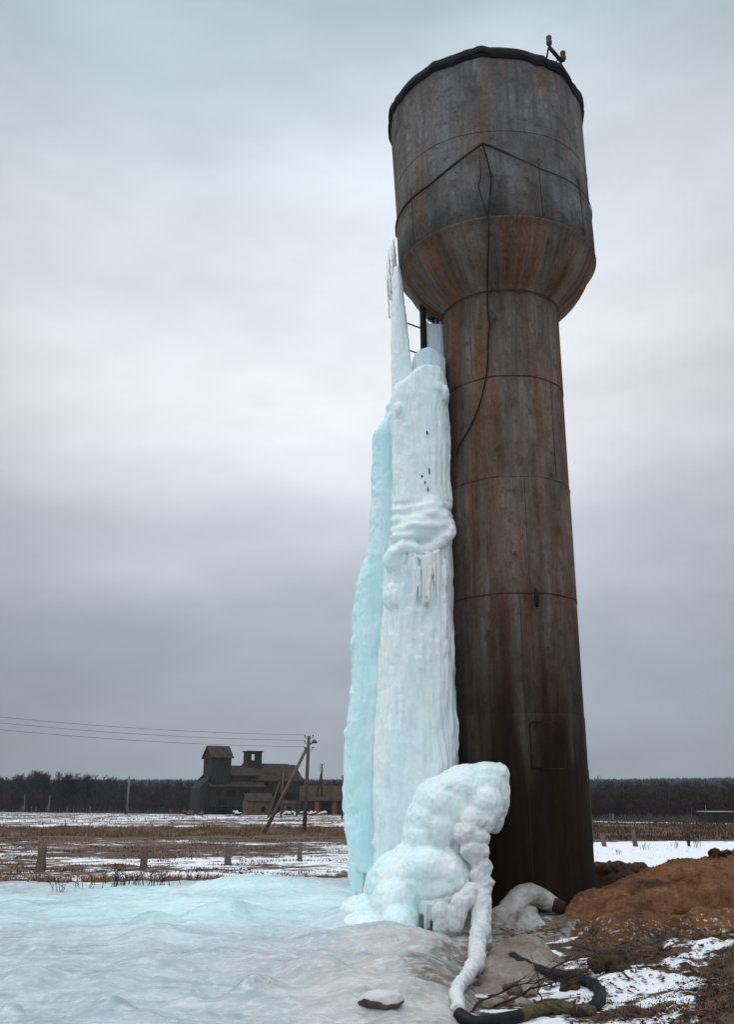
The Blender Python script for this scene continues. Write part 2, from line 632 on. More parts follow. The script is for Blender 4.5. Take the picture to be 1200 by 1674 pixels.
# --- ground material: snow, tan grass, soil, moss by masks carried on the ground
m, t, b = mat('field')
pos = 'Object'
n_st = obj_noise(t, 1.0, 7, 0.62, (0.30, 1.3, 1))
n_stf = obj_noise(t, 1.0, 6, 0.7, (0.10, 0.42, 1), loc=(31, 8, 0))
n_s = obj_noise(t, 5.5, 7, 0.7)
n_f = obj_noise(t, 38, 5, 0.7)
grassc = rampn(t, n_st, [(0.3, (0.034, 0.020, 0.014, 1)), (0.5, (0.095, 0.058, 0.038, 1)), (0.75, (0.20, 0.128, 0.082, 1))])
soilc = rampn(t, n_s, [(0.35, (0.018, 0.012, 0.010, 1)), (0.65, (0.12, 0.075, 0.052, 1))])
mossc = rampn(t, n_s, [(0.3, (0.012, 0.011, 0.006, 1)), (0.5, (0.045, 0.042, 0.017, 1)), (0.7, (0.12, 0.080, 0.040, 1))])
snowc = rampn(t, n_s, [(0.3, (0.66, 0.68, 0.72, 1)), (0.7, (0.84, 0.85, 0.87, 1))])
c = mixc(t, mth(t, 'MULTIPLY', rampn(t, mth(t, 'ADD', mth(t, 'SUBTRACT', n_s, 0.5), attr(t, 'soil')), [(0.4, g1(0)), (0.6, g1(1))]), 1.0), grassc, soilc)
c = mixc(t, rampn(t, attr(t, 'moss'), [(0.4, g1(0)), (0.6, g1(1))]), c, mossc)
c = mixc(t, mth(t, 'MULTIPLY', attr(t, 'wood'), 1.0), c, (0.022, 0.017, 0.015, 1))
# snow mask: attribute threshold against streaky noise, both scales
n_a = obj_noise(t, .09, 9, 0.72, (.8, 1.2, 1), loc=(5, 3, 0))
n_b = obj_noise(t, 1.3, 9, 0.72, (.7, 1.2, 1), loc=(1, 9, 0))
nn = mth(t, 'ADD', mth(t, 'MULTIPLY', n_a, 0.5), mth(t, 'MULTIPLY', n_b, 0.5))
sv = mth(t, 'ADD', mth(t, 'SUBTRACT', attr(t, 'snow'), 0.5), mth(t, 'MULTIPLY', mth(t, 'SUBTRACT', nn, 0.5), 6.0))
sf = rampn(t, mth(t, 'ADD', sv, 0.5), [(0.48, g1(0)), (0.60, g1(1))])
c = mixc(t, sf, c, snowc)
t.links.new(c, b.inputs['Base Color'])
b.inputs['Roughness'].default_value = 0.9
b.inputs['Specular IOR Level'].default_value = 0.2
bump(t, b, mth(t, 'ADD', n_s, mth(t, 'MULTIPLY', n_f, 0.35)), 0.6, 0.06)
M['field'] = m

rows = np.concatenate([np.linspace(-12, 5, 30), np.geomspace(5.05, 2600, 900)])
us = np.linspace(-1.25, 1.25, 560)
X, Y = grid_fan(rows, us)
Z = gh(X, Y)


def snow_mask(x, y):
    ltr = x < TX
    s = np.full(x.shape, 0.35)
    band = lambda a, b, f=0.15: sst(a, a * (1 + f), y) * (1 - sst(b, b * (1 + f), y))
    left = 0.36 + 0.25 * fbm(x * .25, y * .35, 12.0, 3)
    left = left + 0.25 * band(20, 40, 0.1) * sst(-13, -4, x) + 0.45 * band(17, 23.5, 0.05)   # snow by the posts
    left = left + 0.10 * band(29, 40)
    left = left + 0.02 * band(41, 56, 0.07) + 0.30 * band(40, 50, 0.1) * sst(-5, 0, x)
    left = left - 0.55 * band(56, 80, 0.07)       # dry grass band
    left = left + 0.14 * band(86, 160, 0.1)       # streaky plough
    left = left - 0.9 * sst(160, 175, y)
    right = 1.5 - 0.0 * y
    right = np.where(y > 50, 1.5 - 2.1 * sst(54, 62, y), right)
    rd = y - (100 - 0.62 * (x - 25))
    right = right + 1.5 * np.exp(-(rd / 2.6) ** 2) * sst(12, 20, x) * (y > 40)
    k = sst(-1.0, 1.5, x - TX - 0.0 * y)
    far = left * (1 - k) + right * k
    near_r = 0.39 + 0.5 * fbm(x * 0.9 + 3, y * 0.9, 5.5, 4)
    near_r = near_r + 0.35 * gauss(x, y, 3.1, 9.0, 1.0, 1.2)
    near_r = near_r - 0.40 * gauss(x, y, 3.6, 8.3, 1.3, .8) + 0.5 * (fbm(x * 2.2, y * 2.2, 15., 3)) * sst(9.5, 11, y)
    near_r = near_r + 0.40 * gauss(x, y, 1.75, 8.2, 0.7, 0.9) - 0.35 * gauss(x, y, 4.4, 9.0, 1.1, 0.8) - 0.35 * gauss(x, y, 4.6, 12.2, 1.8, 1.2)
    q = sst(13.0, 16.0, y)
    return near_r * (1 - q) + far * q


snow = snow_mask(X, Y)
soil = 0.25 + 0.45 * sst(40, 44, Y) * (1 - sst(60, 66, Y)) * (X < 2) * (0.5 + 0.8 * fbm(X * 0.05, Y * 0.2, 1, 3)) + 0.5 * sst(14.5, 11, Y) * sst(0, 1, X)
moss = sst(2.3, 3.6, X - 0.25 * (Y - 8)) * sst(12.5, 10.0, Y) + 0.25 * fbm(X * 2, Y * 2, 4, 3) * (Y < 14)
wood = sst(165, 185, Y + 12 * (X > 20) * 5)
wood = np.maximum(wood, sst(108, 118, Y + 0.3 * X) * (X > 4))
ground = fast_grid('ground', X, Y, Z, M['field'], dict(snow=snow, soil=soil, moss=moss, wood=wood))
tag(ground, kind='structure')

# --- ice sheet
m, t, b = mat('ice_ground')
ni = obj_noise(t, 0.55, 6, 0.6, (1, 1.6, 1))
nj = obj_noise(t, 2.6, 6, 0.65, (0.7, 1.5, 1))
nk = obj_noise(t, 11, 6, 0.65)
cy = rampn(t, ni, [(0.35, (0.36, 0.58, 0.62, 1)), (0.65, (0.60, 0.79, 0.81, 1))])
gr = rampn(t, nj, [(0.32, (0.25, 0.32, 0.355, 1)), (0.68, (0.50, 0.57, 0.60, 1))])
dr = rampn(t, nj, [(0.30, (0.28, 0.245, 0.22, 1)), (0.7, (0.55, 0.51, 0.48, 1))])
dr = mixc(t, rampn(t, attr(t, 'dirt'), [(0.95, g1(0)), (1.0, g1(.9))]), dr, rampn(t, nk, [(.3, (.06, .04, .03, 1)), (.7, (.24, .19, .16, 1))]))
c = mixc(t, rampn(t, mth(t, 'ADD', attr(t, 'cyan'), mth(t, 'MULTIPLY', mth(t, 'SUBTRACT', ni, 0.5), 1.0)), [(0.25, g1(0)), (0.75, g1(1))]), gr, cy)
c = mixc(t, rampn(t, mth(t, 'ADD', attr(t, 'dirt'), mth(t, 'MULTIPLY', mth(t, 'SUBTRACT', nj, 0.5), 1.1)), [(0.2, g1(0)), (0.9, g1(0.95))]), c, dr)
spk = nd(t, 'ShaderNodeTexVoronoi')
spk.inputs['Scale'].default_value = 5.0
co = nd(t, 'ShaderNodeTexCoord')
t.links.new(co.outputs['Object'], spk.inputs['Vector'])
c = mixc(t, mth(t, 'MULTIPLY', rampn(t, spk.outputs['Distance'], [(0.045, g1(1)), (0.08, g1(0))]), rampn(t, nk, [(0.5, g1(0)), (0.56, g1(1))])), c, (0.10, 0.06, 0.035, 1))
c = mixc(t, rampn(t, nk, [(0.50, g1(0)), (0.68, g1(0.45))]), c, (0.74, 0.79, 0.80, 1))
t.links.new(c, b.inputs['Base Color'])
t.links.new(rampn(t, nj, [(0.3, g1(0.07)), (0.6, g1(0.30))]), b.inputs['Roughness'])
b.inputs['Specular IOR Level'].default_value = 0.5
b.inputs['Subsurface Weight'].default_value = 0.25
b.inputs['Subsurface Radius'].default_value = (0.3, 0.8, 1.0)
b.inputs['Subsurface Scale'].default_value = 0.05
bump(t, b, mth(t, 'ADD', mth(t, 'MULTIPLY', nj, 0.8), mth(t, 'MULTIPLY', nk, 0.4)), 0.5, 0.05)
M['ice_ground'] = m

# low ice humps: (pixel x, pixel y, radius, height)
humps = [(245, 1535, .36, .085), (235, 1588, .26, .06), (180, 1608, .36, .06), (50, 1612, .24, .08), (325, 1455, .45, .05),
         (212, 1462, .7, .08), (425, 1622, .2, .07), (165, 1660, .16, .05), (520, 1600, .3, .05), (590, 1508, .5, .10),
         (640, 1538, .55, .08), (690, 1550, .4, .06), (560, 1545, .6, .07), (380, 1560, .6, .05), (300, 1590, .7, .05),
         (480, 1590, .5, .06), (610, 1620, .6, .07), (120, 1560, .8, .04), (350, 1502, .35, .08), (390, 1500, .3, .07),
         (250, 1510, .22, .07), (700, 1600, .3, .05), (650, 1580, .35, .06), (540, 1480, .8, .08), (440, 1460, 1.2, .14)]


_lr = random.Random(77)
for _i in range(46):
    _px = _lr.uniform(0, 600); _py = _lr.uniform(1475, 1668)
    humps.append((_px, _py, _lr.uniform(.08, .18), _lr.uniform(.012, .034)))


def ice_h(x, y):
    x = np.atleast_1d(np.asarray(x, float)); y = np.atleast_1d(np.asarray(y, float))
    edge = 21.8 + 1.2 * np.sin(x * 0.35 + 1.0) + 1.2 * fbm(x * 0.5, y * 0.12, 7, 3) + 1.0 * sst(-6, -1, x)
    inside = sst(0.0, 2.0, edge - y)
    r_edge = 1.05 + 0.10 * (y - 8) + 0.35 * fbm(x * 0.7, y * 0.9, 2.2, 3)
    inside = inside * sst(0.0, 0.5, r_edge + 1.9 * sst(10.2, 13.0, y) - x)
    h = 0.05 + 0.035 * fbm(x * 0.45, y * 0.8, 1.1, 3) + 0.026 * fbm(x * 1.8, y * 2.6, 6.6, 4) + 0.009 * (0.5 - np.abs(fbm(x * 6, y * 7, 3.6, 3)))
    # cushion built up under the fall
    h = h + 0.03 * gauss(x, y, 0.4, 13.2, 2.2, 2.2) + 0.10 * gauss(x, y, -2.0, 14.8, 2.0, 1.7) - 0.05 * gauss(x, y, 1.4, 11.5, 0.6, 1.2) - 0.08 * gauss(x, y, .7, 11.9, 1.3, .8)
    # low steps where water spread
    st = 0.5 + 0.5 * np.tanh(5 * fbm(x * 0.42 + 4, y * 0.7, 8.8, 3))
    h = h + 0.035 * st
    for px, py, r, a in humps:
        q = P(px, py, 10)
        tq = (EYE - 0.1) / (EYE - q.z)
        cx, cyy = q.x * tq, 10 * tq
        near = (np.abs(x - cx) < 2.2 * r) & (np.abs(y - cyy) < 2.4 * r)
        if not near.any(): continue
        xa, ya = x[near], y[near]
        d = ((xa - cx) / r) ** 2 + ((ya - cyy) / (r * 1.1)) ** 2
        d = d * (1 + 0.35 * fbm(xa * 3, ya * 3, px * 0.1, 2))
        h[near] = h[near] + 1.5 * a * np.exp(-d ** 1.5)
    base = np.asarray(gh(x, y))
    k = np.clip(inside, 0, 1)
    return base + (h + 0.03) * k - 0.06 * (1 - k), k


rows = np.concatenate([np.linspace(1.0, 6.5, 30), np.geomspace(6.55, 27, 640)])
us = np.linspace(-0.95, 0.42, 620)
X, Y = grid_fan(rows, us, 1.0)
Z, inside = ice_h(X, Y)
cyan = 0.12 + 0.85 * gauss(X, Y, -1.8, 14.4, 2.8, 2.5) + 0.35 * gauss(X, Y, -5, 15, 3, 3)
dirt = .35 * gauss(X, Y, .5, 9.2, 1.8, 1.8) + .75 * sst(13.0, 8.0, Y) * sst(-2.6, 1.5, X) + 0.45 * gauss(X, Y, 1.2, 11.5, 1.2, 2.5) + 1.3 * gauss(X, Y, 2.3, 12.0, 1.1, 1.8) - 0.7 * gauss(X, Y, -1.7, 14.6, 2.6, 2.0)
ice_sheet = fast_grid('ice_sheet', X, Y, Z, M['ice_ground'], dict(cyan=cyan, dirt=dirt))
tag(ice_sheet, kind='structure')


def top(x, y):
    """Height of whatever covers the ground there."""
    a = float(gh(x, y))
    if y < 24 and -0.95 * (y + 1) < x < 0.42 * (y + 1):
        a = max(a, float(ice_h(np.array([x]), np.array([y]))[0][0]))
    return a


def G(px, py, lift=0.0):
    """World point where the photograph's ray meets the ground or ice."""
    q = P(px, py, 10.0)
    d = (q - Vector((0, 0, EYE))) / 10.0
    y = 6.0
    while y < 400:
        x = d.x * y
        z = EYE + d.z * y
        if z <= float(gh(x, y)) + 0.03:
            break
        y *= 1.004
    return Vector((d.x * y, y, top(d.x * y, y) + lift))


# ------------------------------------------------------------------ water tower
tower = empty('water_tower', (TX, TY, 0), 'tall dark rust streaked water tower with a wide tank on a round column', 'water tower')
RC = 0.955


def zat(py, Y=TY): return P(860, py, Y).z


Z_NECK, Z_TB, Z_TT = 9.3, 10.17, 13.15
SEAMS = [2.69, 4.39, 6.16, 7.8]
# column in two parts, plate by plate with tiny laps
mb = MB()
prof = []
zs = [2.69] + SEAMS[1:] + [Z_NECK]
for i in range(len(zs) - 1):
    r = RC + (0.006 if i % 2 else 0.0)
    prof += [(r, zs[i]), (r, zs[i] + 0.004), (r, zs[i + 1] - 0.02), (r - 0.004, zs[i + 1] - 0.006), (r - 0.004, zs[i + 1] - 0.001)]
mb.lathe((TX, TY, 0), prof, 96)
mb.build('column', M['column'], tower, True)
mb = MB()
mb.lathe((TX, TY, 0), [(RC + 0.008, -0.3), (RC + 0.008, 0.9), (RC + 0.008, 2.675), (RC + 0.003, 2.6895), (RC - 0.05, 2.6895)], 96)
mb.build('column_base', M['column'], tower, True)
# weld seams: rings and vertical laps
mb = MB()
for z in SEAMS[1:]:
    pts = [(TX + (RC + 0.006) * math.cos(a), TY + (RC + 0.006) * math.sin(a), z + 0.006 * math.sin(a * 9)) for a in np.linspace(0, 2 * math.pi, 73)]
    mb.tube(pts, [random.uniform(.001, .009) for _ in pts], 6, False)


def on_col(px, z, r):
    """Point on the column's camera side whose direction matches pixel column px."""
    py = None
    lo, hi = -1.45, 1.45
    best = None
    for a in np.linspace(lo, hi, 240):
        x = TX + r * math.sin(a)
        y = TY - r * math.cos(a)
        dep = y * CT + (z - EYE) * ST
        ppx = 600 + F * x / dep
        if best is None or abs(ppx - px) < best[0]:
            best = (abs(ppx - px), x, y)
    return Vector((best[1], best[2], z))


for px, z0, z1 in ((775, 4.42, 6.12), (862, 4.42, 6.12), (862, 0.3, 4.35), (770, 7.85, 9.2), (905, 6.2, 7.76)):
    q = on_col(px, (z0 + z1) / 2, RC + 0.007)
    mb.tube([(q.x, q.y, z0), (q.x, q.y, (z0 + z1) / 2), (q.x, q.y, z1)], 0.003, 6, False)
mb.build('weld_seam', M['seam'], tower, True)

# tank: leans a hair to the left like in the photograph
TKX0, TKX1 = P(811.5, 445, TY).x, P(792.5, 200, TY).x


def tank_c(z):
    k = (z - Z_TB) / (Z_TT - Z_TB)
    return TKX0 + (TKX1 - TKX0) * k


def lathe_lean(prof, n=120, zf=None):
    mb = MB()
    for r, z in prof:
        for k in range(n):
            a = 2 * math.pi * k / n
            zz = z if zf is None else zf(z, a)
            mb.v.append((tank_c(zz if zf is None else z) + r * math.cos(a), TY + r * math.sin(a), zz))
    for i in range(len(prof) - 1):
        for k in range(n):
            k2 = (k + 1) % n
            mb.f.append((i * n + k, i * n + k2, (i + 1) * n + k2, (i + 1) * n + k))
    return mb


RT0, RT1 = 1.64, 1.70
ZS = 11.03


def seam_bump(a):
    d = (a + math.pi / 2 + 0.21 + math.pi) % (2 * math.pi) - math.pi
    return 0.46 * max(0.0, 1 - abs(d) / 0.62) ** 1.5


def rt(z): return RT0 + (RT1 - RT0) * (z - Z_TB) / (Z_TT - Z_TB)


def zf_low(z, a):
    k = (z - Z_TB) / (ZS - Z_TB)
    return z + max(0, k) * seam_bump(a)


# lower tank band stands proud, upper band behind its lip
mb = lathe_lean([(rt(Z_TB) - 0.03, Z_TB + 0.001), (rt(Z_TB) + 0.02, Z_TB), (rt(Z_TB + 0.5) + 0.02, Z_TB + 0.5), (rt(ZS) + 0.014, ZS - 0.03), (rt(ZS) + 0.018, ZS - 0.01), (rt(ZS) + 0.014, ZS), (rt(ZS) - 0.02, ZS)], 160, zf_low)
mb.build('tank_band', M['tank'], tower, True)
mb = lathe_lean([(rt(ZS) - 0.01, ZS - 0.3), (rt(ZS), ZS), (rt(11.9), 11.9), (rt(12.5), 12.5), (rt(12.9), 12.9), (RT1, Z_TT)], 120)
mb.build('tank', M['tank'], tower, True)
# dark seam line under the lip on the left, thin ring on the right
mb = MB()
pts = []
for a in np.linspace(-math.pi * 1.05, 0.05 * math.pi, 90):
    z = ZS + seam_bump(a) + 0.012
    pts.append((tank_c(ZS) + (rt(ZS) + 0.026) * math.cos(a), TY + (rt(ZS) + 0.026) * math.sin(a), z))
mb.tube(pts, [0.020 if i < 46 else 0.008 for i in range(len(pts))], 6)
pts = [(tank_c(11.72) + (rt(11.72)) * math.cos(a), TY + (rt(11.72)) * math.sin(a), 11.72 + 0.012 * math.sin(5 * a)) for a in np.linspace(-math.pi, 0, 60)]
mb.tube(pts, 0.005, 5)
for a in (-2.62, -1.25, -0.7):
    x, y = math.cos(a), math.sin(a)
    mb.tube([(tank_c(z) + (rt(z) + 0.02) * x, TY + (rt(z) + 0.02) * y, z) for z in (Z_TB + 0.02, 10.7, 11.25)], 0.007, 5)
mb.build('tank_seam', M['seam'], tower, True)
# conical neck
mb = MB()
n = 120
prof = [(rt(Z_TB) + 0.022, Z_TB - 0.002, 0), (rt(Z_TB) + 0.03, Z_TB - 0.03, 0), (rt(Z_TB) - 0.02, Z_TB - 0.05, 0)]
for k in np.linspace(0.08, 1, 9):
    prof.append((rt(Z_TB) - 0.02 + (RC + 0.03 - rt(Z_TB)) * k + .07 * math.sin(math.pi * k), Z_TB - 0.05 + (Z_NECK - Z_TB + 0.03) * k - .05 * math.sin(math.pi * k), k))
prof += [(RC + 0.03, Z_NECK - 0.05, 1), (RC + 0.002, Z_NECK - 0.055, 1)]
for r, z, k in prof:
    cx = TKX0 * (1 - k) + TX * k
    for j in range(n):
        a = 2 * math.pi * j / n
        mb.v.append((cx + r * math.cos(a), TY + r * math.sin(a), z))
for i in range(len(prof) - 1):
    for j in range(n):
        j2 = (j + 1) % n
        mb.f.append((i * n + j, (i + 1) * n + j, (i + 1) * n + j2, i * n + j2))
mb.build('conical_neck', M['cone'], tower, True)
# neck ring
mb = MB()
mb.tube([(TX + (RC + 0.02) * math.cos(a), TY + (RC + 0.02) * math.sin(a), Z_NECK - 0.03) for a in np.linspace(0, 2 * math.pi, 73)], 0.022, 6, False)
mb.build('neck_ring', M['seam'], tower, True)
# roof: shallow cone of tar felt with a ragged drooping edge
mb = MB()
n = 150
rim = []
for j in range(n):
    a = 2 * math.pi * j / n
    rag = float(fbm(math.cos(a) * 3.1, math.sin(a) * 3.1, 0.7, 3))
    stepv = round(rag * 3) / 3 * 0.5 + rag * 0.5
    rim.append((a, stepv))
rings = [(0.05, 0.85, 0, 0), (0.6, 0.66, 0, 0), (1.2, 0.42, 0, 0), (1.62, 0.24, 0, 0.02), (RT1 + 0.02, 0.13, 0.02, 0.09), (RT1 + 0.045, 0.05, 0.03, 0.08), (RT1 + 0.05, 0.0, 0.03, 0.07), (RT1 + 0.03, -0.05, 0.02, 0.15), (RT1 + 0.008, -0.06, 0, 0.06)]
for r, dz, ar, az in rings:
    for a, s in rim:
        right = 1.0 + 1.8 * max(0, math.cos(a - 0.1)) ** 3
        mb.v.append((TKX1 + (r + ar * s) * math.cos(a), TY + (r + ar * s) * math.sin(a), Z_TT + dz * (right if dz < 0 else 1) + az * s))
for i in range(len(rings) - 1):
    for j in range(n):
        j2 = (j + 1) % n
        mb.f.append((i * n + j, (i + 1) * n + j, (i + 1) * n + j2, i * n + j2))
mb.f.append(tuple(range(n)))
mb.build('roof', M['roof'], tower)

# cable running down the tank and neck, sagging left across the column
cb = []
q = P(790, 240, TY - 1.72)
path = [(789, 236, 1.70), (797, 262, 1.69), (803, 290, 1.69), (801, 325, 1.69), (798, 352, 1.69), (800, 364, 1.72)]
for px, py, rr in path:
    cb.append(P(px, py, TY - rr))
for px, py, rr in [(799, 380, 1.70), (799, 400, 1.57), (798, 418, 1.46), (797, 435, 1.32), (797, 450, 1.17), (797, 462, 1.06)]:
    cb.append(P(px, py, TY - rr))


def colpt(px, py, off=0.03):
    best = None
    for a in np.linspace(-1.5, 1.5, 200):
        y = TY - (RC + off) * math.cos(a)
        x = TX + (RC + off) * math.sin(a)
        q = P(px, py, y)
        if best is None or abs(q.x - x) < best[0]:
            best = (abs(q.x - x), q)
    return best[1]


for px, py in [(797, 490), (799, 520), (801, 530), (798, 560), (797, 600), (790, 640), (779, 675), (765, 705), (751, 728), (747, 745)]:
    cb.append(colpt(px, py))


def smooth_path(pts, k=6):
    pts = [Vector(p) for p in pts]
    outp = []
    for i in range(len(pts) - 1):
        p0, p1, p2, p3 = pts[max(i - 1, 0)], pts[i], pts[i + 1], pts[min(i + 2, len(pts) - 1)]
        for j in range(k):
            s = j / k
            outp.append(0.5 * ((2 * p1) + (-p0 + p2) * s + (2 * p0 - 5 * p1 + 4 * p2 - p3) * s * s + (-p0 + 3 * p1 - 3 * p2 + p3) * s ** 3))
    outp.append(pts[-1])
    return outp


mb = MB()
mb.tube(smooth_path(cb, 4), 0.013, 7)
mb.build('cable', M['iron'], tower, True)
# second thin loose wire on the tank
mb = MB()
mb.tube(smooth_path([P(785, 262, TY - 1.70), P(786, 290, TY - 1.70), P(783, 305, TY - 1.70), P(790, 330, TY - 1.70), P(796, 352, TY - 1.70)], 4), 0.008, 6)
mb.build('loose_wire', M['iron'], tower, True)

# hatch on the lower right of the column
mb = MB()
a0, a1 = -0.02, 0.62


def cyl_patch(mb, a0, a1, z0, z1, r0, r1, n=10):
    b0 = len(mb.v)
    for r in (r0, r1):
        for z in (z0, z1):
            for k in range(n + 1):
                a = a0 + (a1 - a0) * k / n
                mb.v.append((TX + r * math.sin(a), TY - r * math.cos(a), z))
    L = n + 1
    for k in range(n):
        mb.f.append((b0 + 2 * L + k, b0 + 2 * L + k + 1, b0 + 3 * L + k + 1, b0 + 3 * L + k))
        mb.f.append((b0 + L + k, b0 + 3 * L + k, b0 + 3 * L + k + 1, b0 + L + k + 1))
        mb.f.append((b0 + k, b0 + k + 1, b0 + 2 * L + k + 1, b0 + 2 * L + k))
    for e in (0, n):
        mb.f.append((b0 + e, b0 + 2 * L + e, b0 + 3 * L + e, b0 + L + e) if e == 0 else (b0 + e, b0 + L + e, b0 + 3 * L + e, b0 + 2 * L + e))


cyl_patch(mb, 0.02, 0.50, 1.96, 2.55, RC - 0.02, RC + 0.013)
hatch = mb.build('hatch', M['column'], tower)
mb = MB()
for z in (1.94, 2.555):
    cyl_patch(mb, -0.01, 0.53, z, z + 0.018, RC, RC + 0.016)
for a in (-0.01, 0.51):
    cyl_patch(mb, a, a + 0.02, 1.957, 2.553, RC, RC + 0.015, 2)
mb.build('hatch_frame', M['column_low'], hatch)
# pale flaking strip on the right edge near the base
mb = MB()
cyl_patch(mb, 1.26, 1.30, 0.95, 1.95, RC, RC + 0.016, 3)
mb.build('paint_strip', M['wood_brown'], tower)
# patch plates by the third seam
mb = MB()
q = on_col(876, 4.3, RC + 0.01)
mb.tube([(q.x, q.y, 4.45), (q.x + 0.01, q.y, 4.3), (q.x + 0.005, q.y, 4.18)], [0.02, 0.035, 0.02], 8)
mb.build('bracket_stub', M['iron'], tower, True)

# ladder behind the ice, fixed to the column's left side
LX, LY = P(692, 550, 14.3).x, 14.3
lad = MB()
lad.tube([(LX + 0.03, LY, 4.0), (LX, LY, 9.85)], 0.055, 8)
ladder = lad.build('ladder_rail', M['iron'], tower, True)
for py in (535, 578, 620):
    mb = MB()
    mb.tube([P(692, py + 3, 14.3), P(657, py - 10, 13.95)], 0.014, 6)
    mb.build('rung', M['iron'], ladder, True)
mb = MB()
for px in (709, 717, 722):
    mb.tube([P(px, 505, 14.5), P(px, 532, 14.5)], 0.028, 6)
mb.tube([P(700, 520, 14.4), P(728, 527, 14.4)], 0.03, 6)
mb.build('ladder_bracket', M['iron'], tower, True)
# overflow pipe tip seen through the ice on the left
mb = MB()
mb.tube([P(622, 1118, 13.75), P(626, 1068, 13.75), P(627, 1060, 13.8), P(662, 1055, 14.1)], 0.025, 7)
mb.tube([P(662, 1055, 14.1), P(700, 1050, 14.2)], 0.02, 6)
pipe_stub = mb.build('overflow_stub', M['iron'], tower, True)

# lamp bracket on the roof
lb = MB()
YB = TY - 0.9
lb.tube([P(899, 78, YB), P(919, 101, YB)], 0.035, 8)
lb.tube([P(894, 96, YB), P(897, 78, YB)], 0.016, 6)
lb.tube([P(918, 98, YB), P(917, 118, YB)], 0.018, 6)
lb.tube([P(893, 94, YB), P(897, 112, YB + 0.1), P(915, 96, YB)], 0.012, 6)
lampb = lb.build('lamp_bracket', M['iron'], tower, True)
for (px, py) in ((898, 67), (921, 92)):
    mb = MB()
    q = P(px, py, YB)
    mb.lathe(q, [(0.02, 0.11), (0.045, 0.09), (0.05, 0.05), (0.038, 0.02), (0.052, -0.02), (0.05, -0.06), (0.03, -0.10)], 12, True)
    mb.build('lamp', M['stone'], lampb, True)


# ------------------------------------------------------------------ ice builders
def ice_build(name, mb, material, parent, voxel=0.02, smooth_it=4, disp=None, origin=None):
    me = bpy.data.meshes.new('tmp')
    me.from_pydata(mb.v, [], mb.f)
    ob = bpy.data.objects.new('tmp', me)
    SC.collection.objects.link(ob)
    r = ob.modifiers.new('r', 'REMESH')
    r.mode = 'VOXEL'
    r.voxel_size = voxel
    s = ob.modifiers.new('s', 'SMOOTH')
    s.iterations = smooth_it
    s.factor = 0.5
    dg = bpy.context.evaluated_depsgraph_get()
    ev = ob.evaluated_get(dg)
    m2 = bpy.data.meshes.new_from_object(ev)
    SC.collection.objects.unlink(ob)
    bpy.data.objects.remove(ob)
    nv = len(m2.vertices)
    co = np.empty(nv * 3); m2.vertices.foreach_get('co', co); co = co.reshape(-1, 3)
    no = np.empty(nv * 3); m2.vertices.foreach_get('normal', no); no = no.reshape(-1, 3)
    if disp is not None:
        co = co + no * disp(co, no)[:, None]
    off = np.array(root_loc(parent) if parent is not None else (origin or (0, 0, 0)), float)
    m2.vertices.foreach_set('co', (co - off).ravel())
    m2.materials.clear()
    m2.materials.append(material)
    m2.polygons.foreach_set('use_smooth', [True] * len(m2.polygons))
    m2.update()
    m2.name = name
    o = bpy.data.objects.new(name, m2)
    SC.collection.objects.link(o)
    if parent is not None: o.parent = parent
    elif origin is not None: o.location = origin
    return o


def d_flute(amp=0.03, fine=0.010, lump=0.02):
    def f(c, n):
        side = np.clip(1.2 - np.abs(n[:, 2]), 0, 1)
        w = 0.25 * fbm(c[:, 0] * 1.5, c[:, 1] * 1.5, c[:, 2] * 0.6, 2)
        a = fbm(c[:, 0] * 7 + w, c[:, 1] * 7, c[:, 2] * 0.7, 3)
        bb = fbm(c[:, 0] * 22, c[:, 1] * 22, c[:, 2] * 2.2, 3)
        l = fbm(c[:, 0] * 2.6, c[:, 1] * 2.6, c[:, 2] * 2.0, 4)
        k = fbm(c[:, 0] * 14, c[:, 1] * 14, c[:, 2] * 12, 2)
        a = a + 0.5 * (0.35 - np.abs(fbm(c[:, 0] * 10 + w, c[:, 1] * 10, c[:, 2] * 0.8 + 9, 2)))
        return amp * a * side + fine * bb * side + lump * l + fine * 0.6 * k
    return f


def d_lump(amp=0.03, fine=0.012, drip=0.012):
    def f(c, n):
        side = np.clip(1.0 - np.abs(n[:, 2]), 0, 1)
        l = fbm(c[:, 0] * 5, c[:, 1] * 5, c[:, 2] * 5, 3)
        l = 1 - 2 * np.abs(l)                   # puffy
        k = fbm(c[:, 0] * 17, c[:, 1] * 17, c[:, 2] * 15, 3)
        d = fbm(c[:, 0] * 13, c[:, 1] * 13, c[:, 2] * 1.3, 3)
        d = (0.3 - np.abs(d)) * 1.6
        return amp * (l - 0.5) + fine * k + drip * d * side
    return f


def strip(mb, rows_, Yc, depth, n=24, sq=2.4, yslope=0.0):
    """Solid fall of ice: rows of (py, px_left, px_right); elliptical section of given depth."""
    b0 = len(mb.v)
    for i, (py, xl, xr) in enumerate(rows_):
        yc = Yc(py) if callable(Yc) else Yc
        dp = depth(py) if callable(depth) else depth
        a, c = P(xl, py, yc), P(xr, py, yc)
        cx, rx, z = (a.x + c.x) / 2, max(0.01, (c.x - a.x) / 2), (a.z + c.z) / 2
        for k in range(n):
            th = 2 * math.pi * k / n
            cs, sn = math.cos(th), math.sin(th)
            ex = math.copysign(abs(cs) ** (2 / sq), cs)
            ey = math.copysign(abs(sn) ** (2 / sq), sn)
            mb.v.append((cx + rx * ex, yc + dp * ey, z))
    for i in range(len(rows_) - 1):
        for k in range(n):
            k2 = (k + 1) % n
            mb.f.append((b0 + i * n + k, b0 + (i + 1) * n + k, b0 + (i + 1) * n + k2, b0 + i * n + k2))
    mb.f.append(tuple(b0 + k for k in range(n)))
    mb.f.append(tuple(b0 + (len(rows_) - 1) * n + k for k in reversed(range(n))))


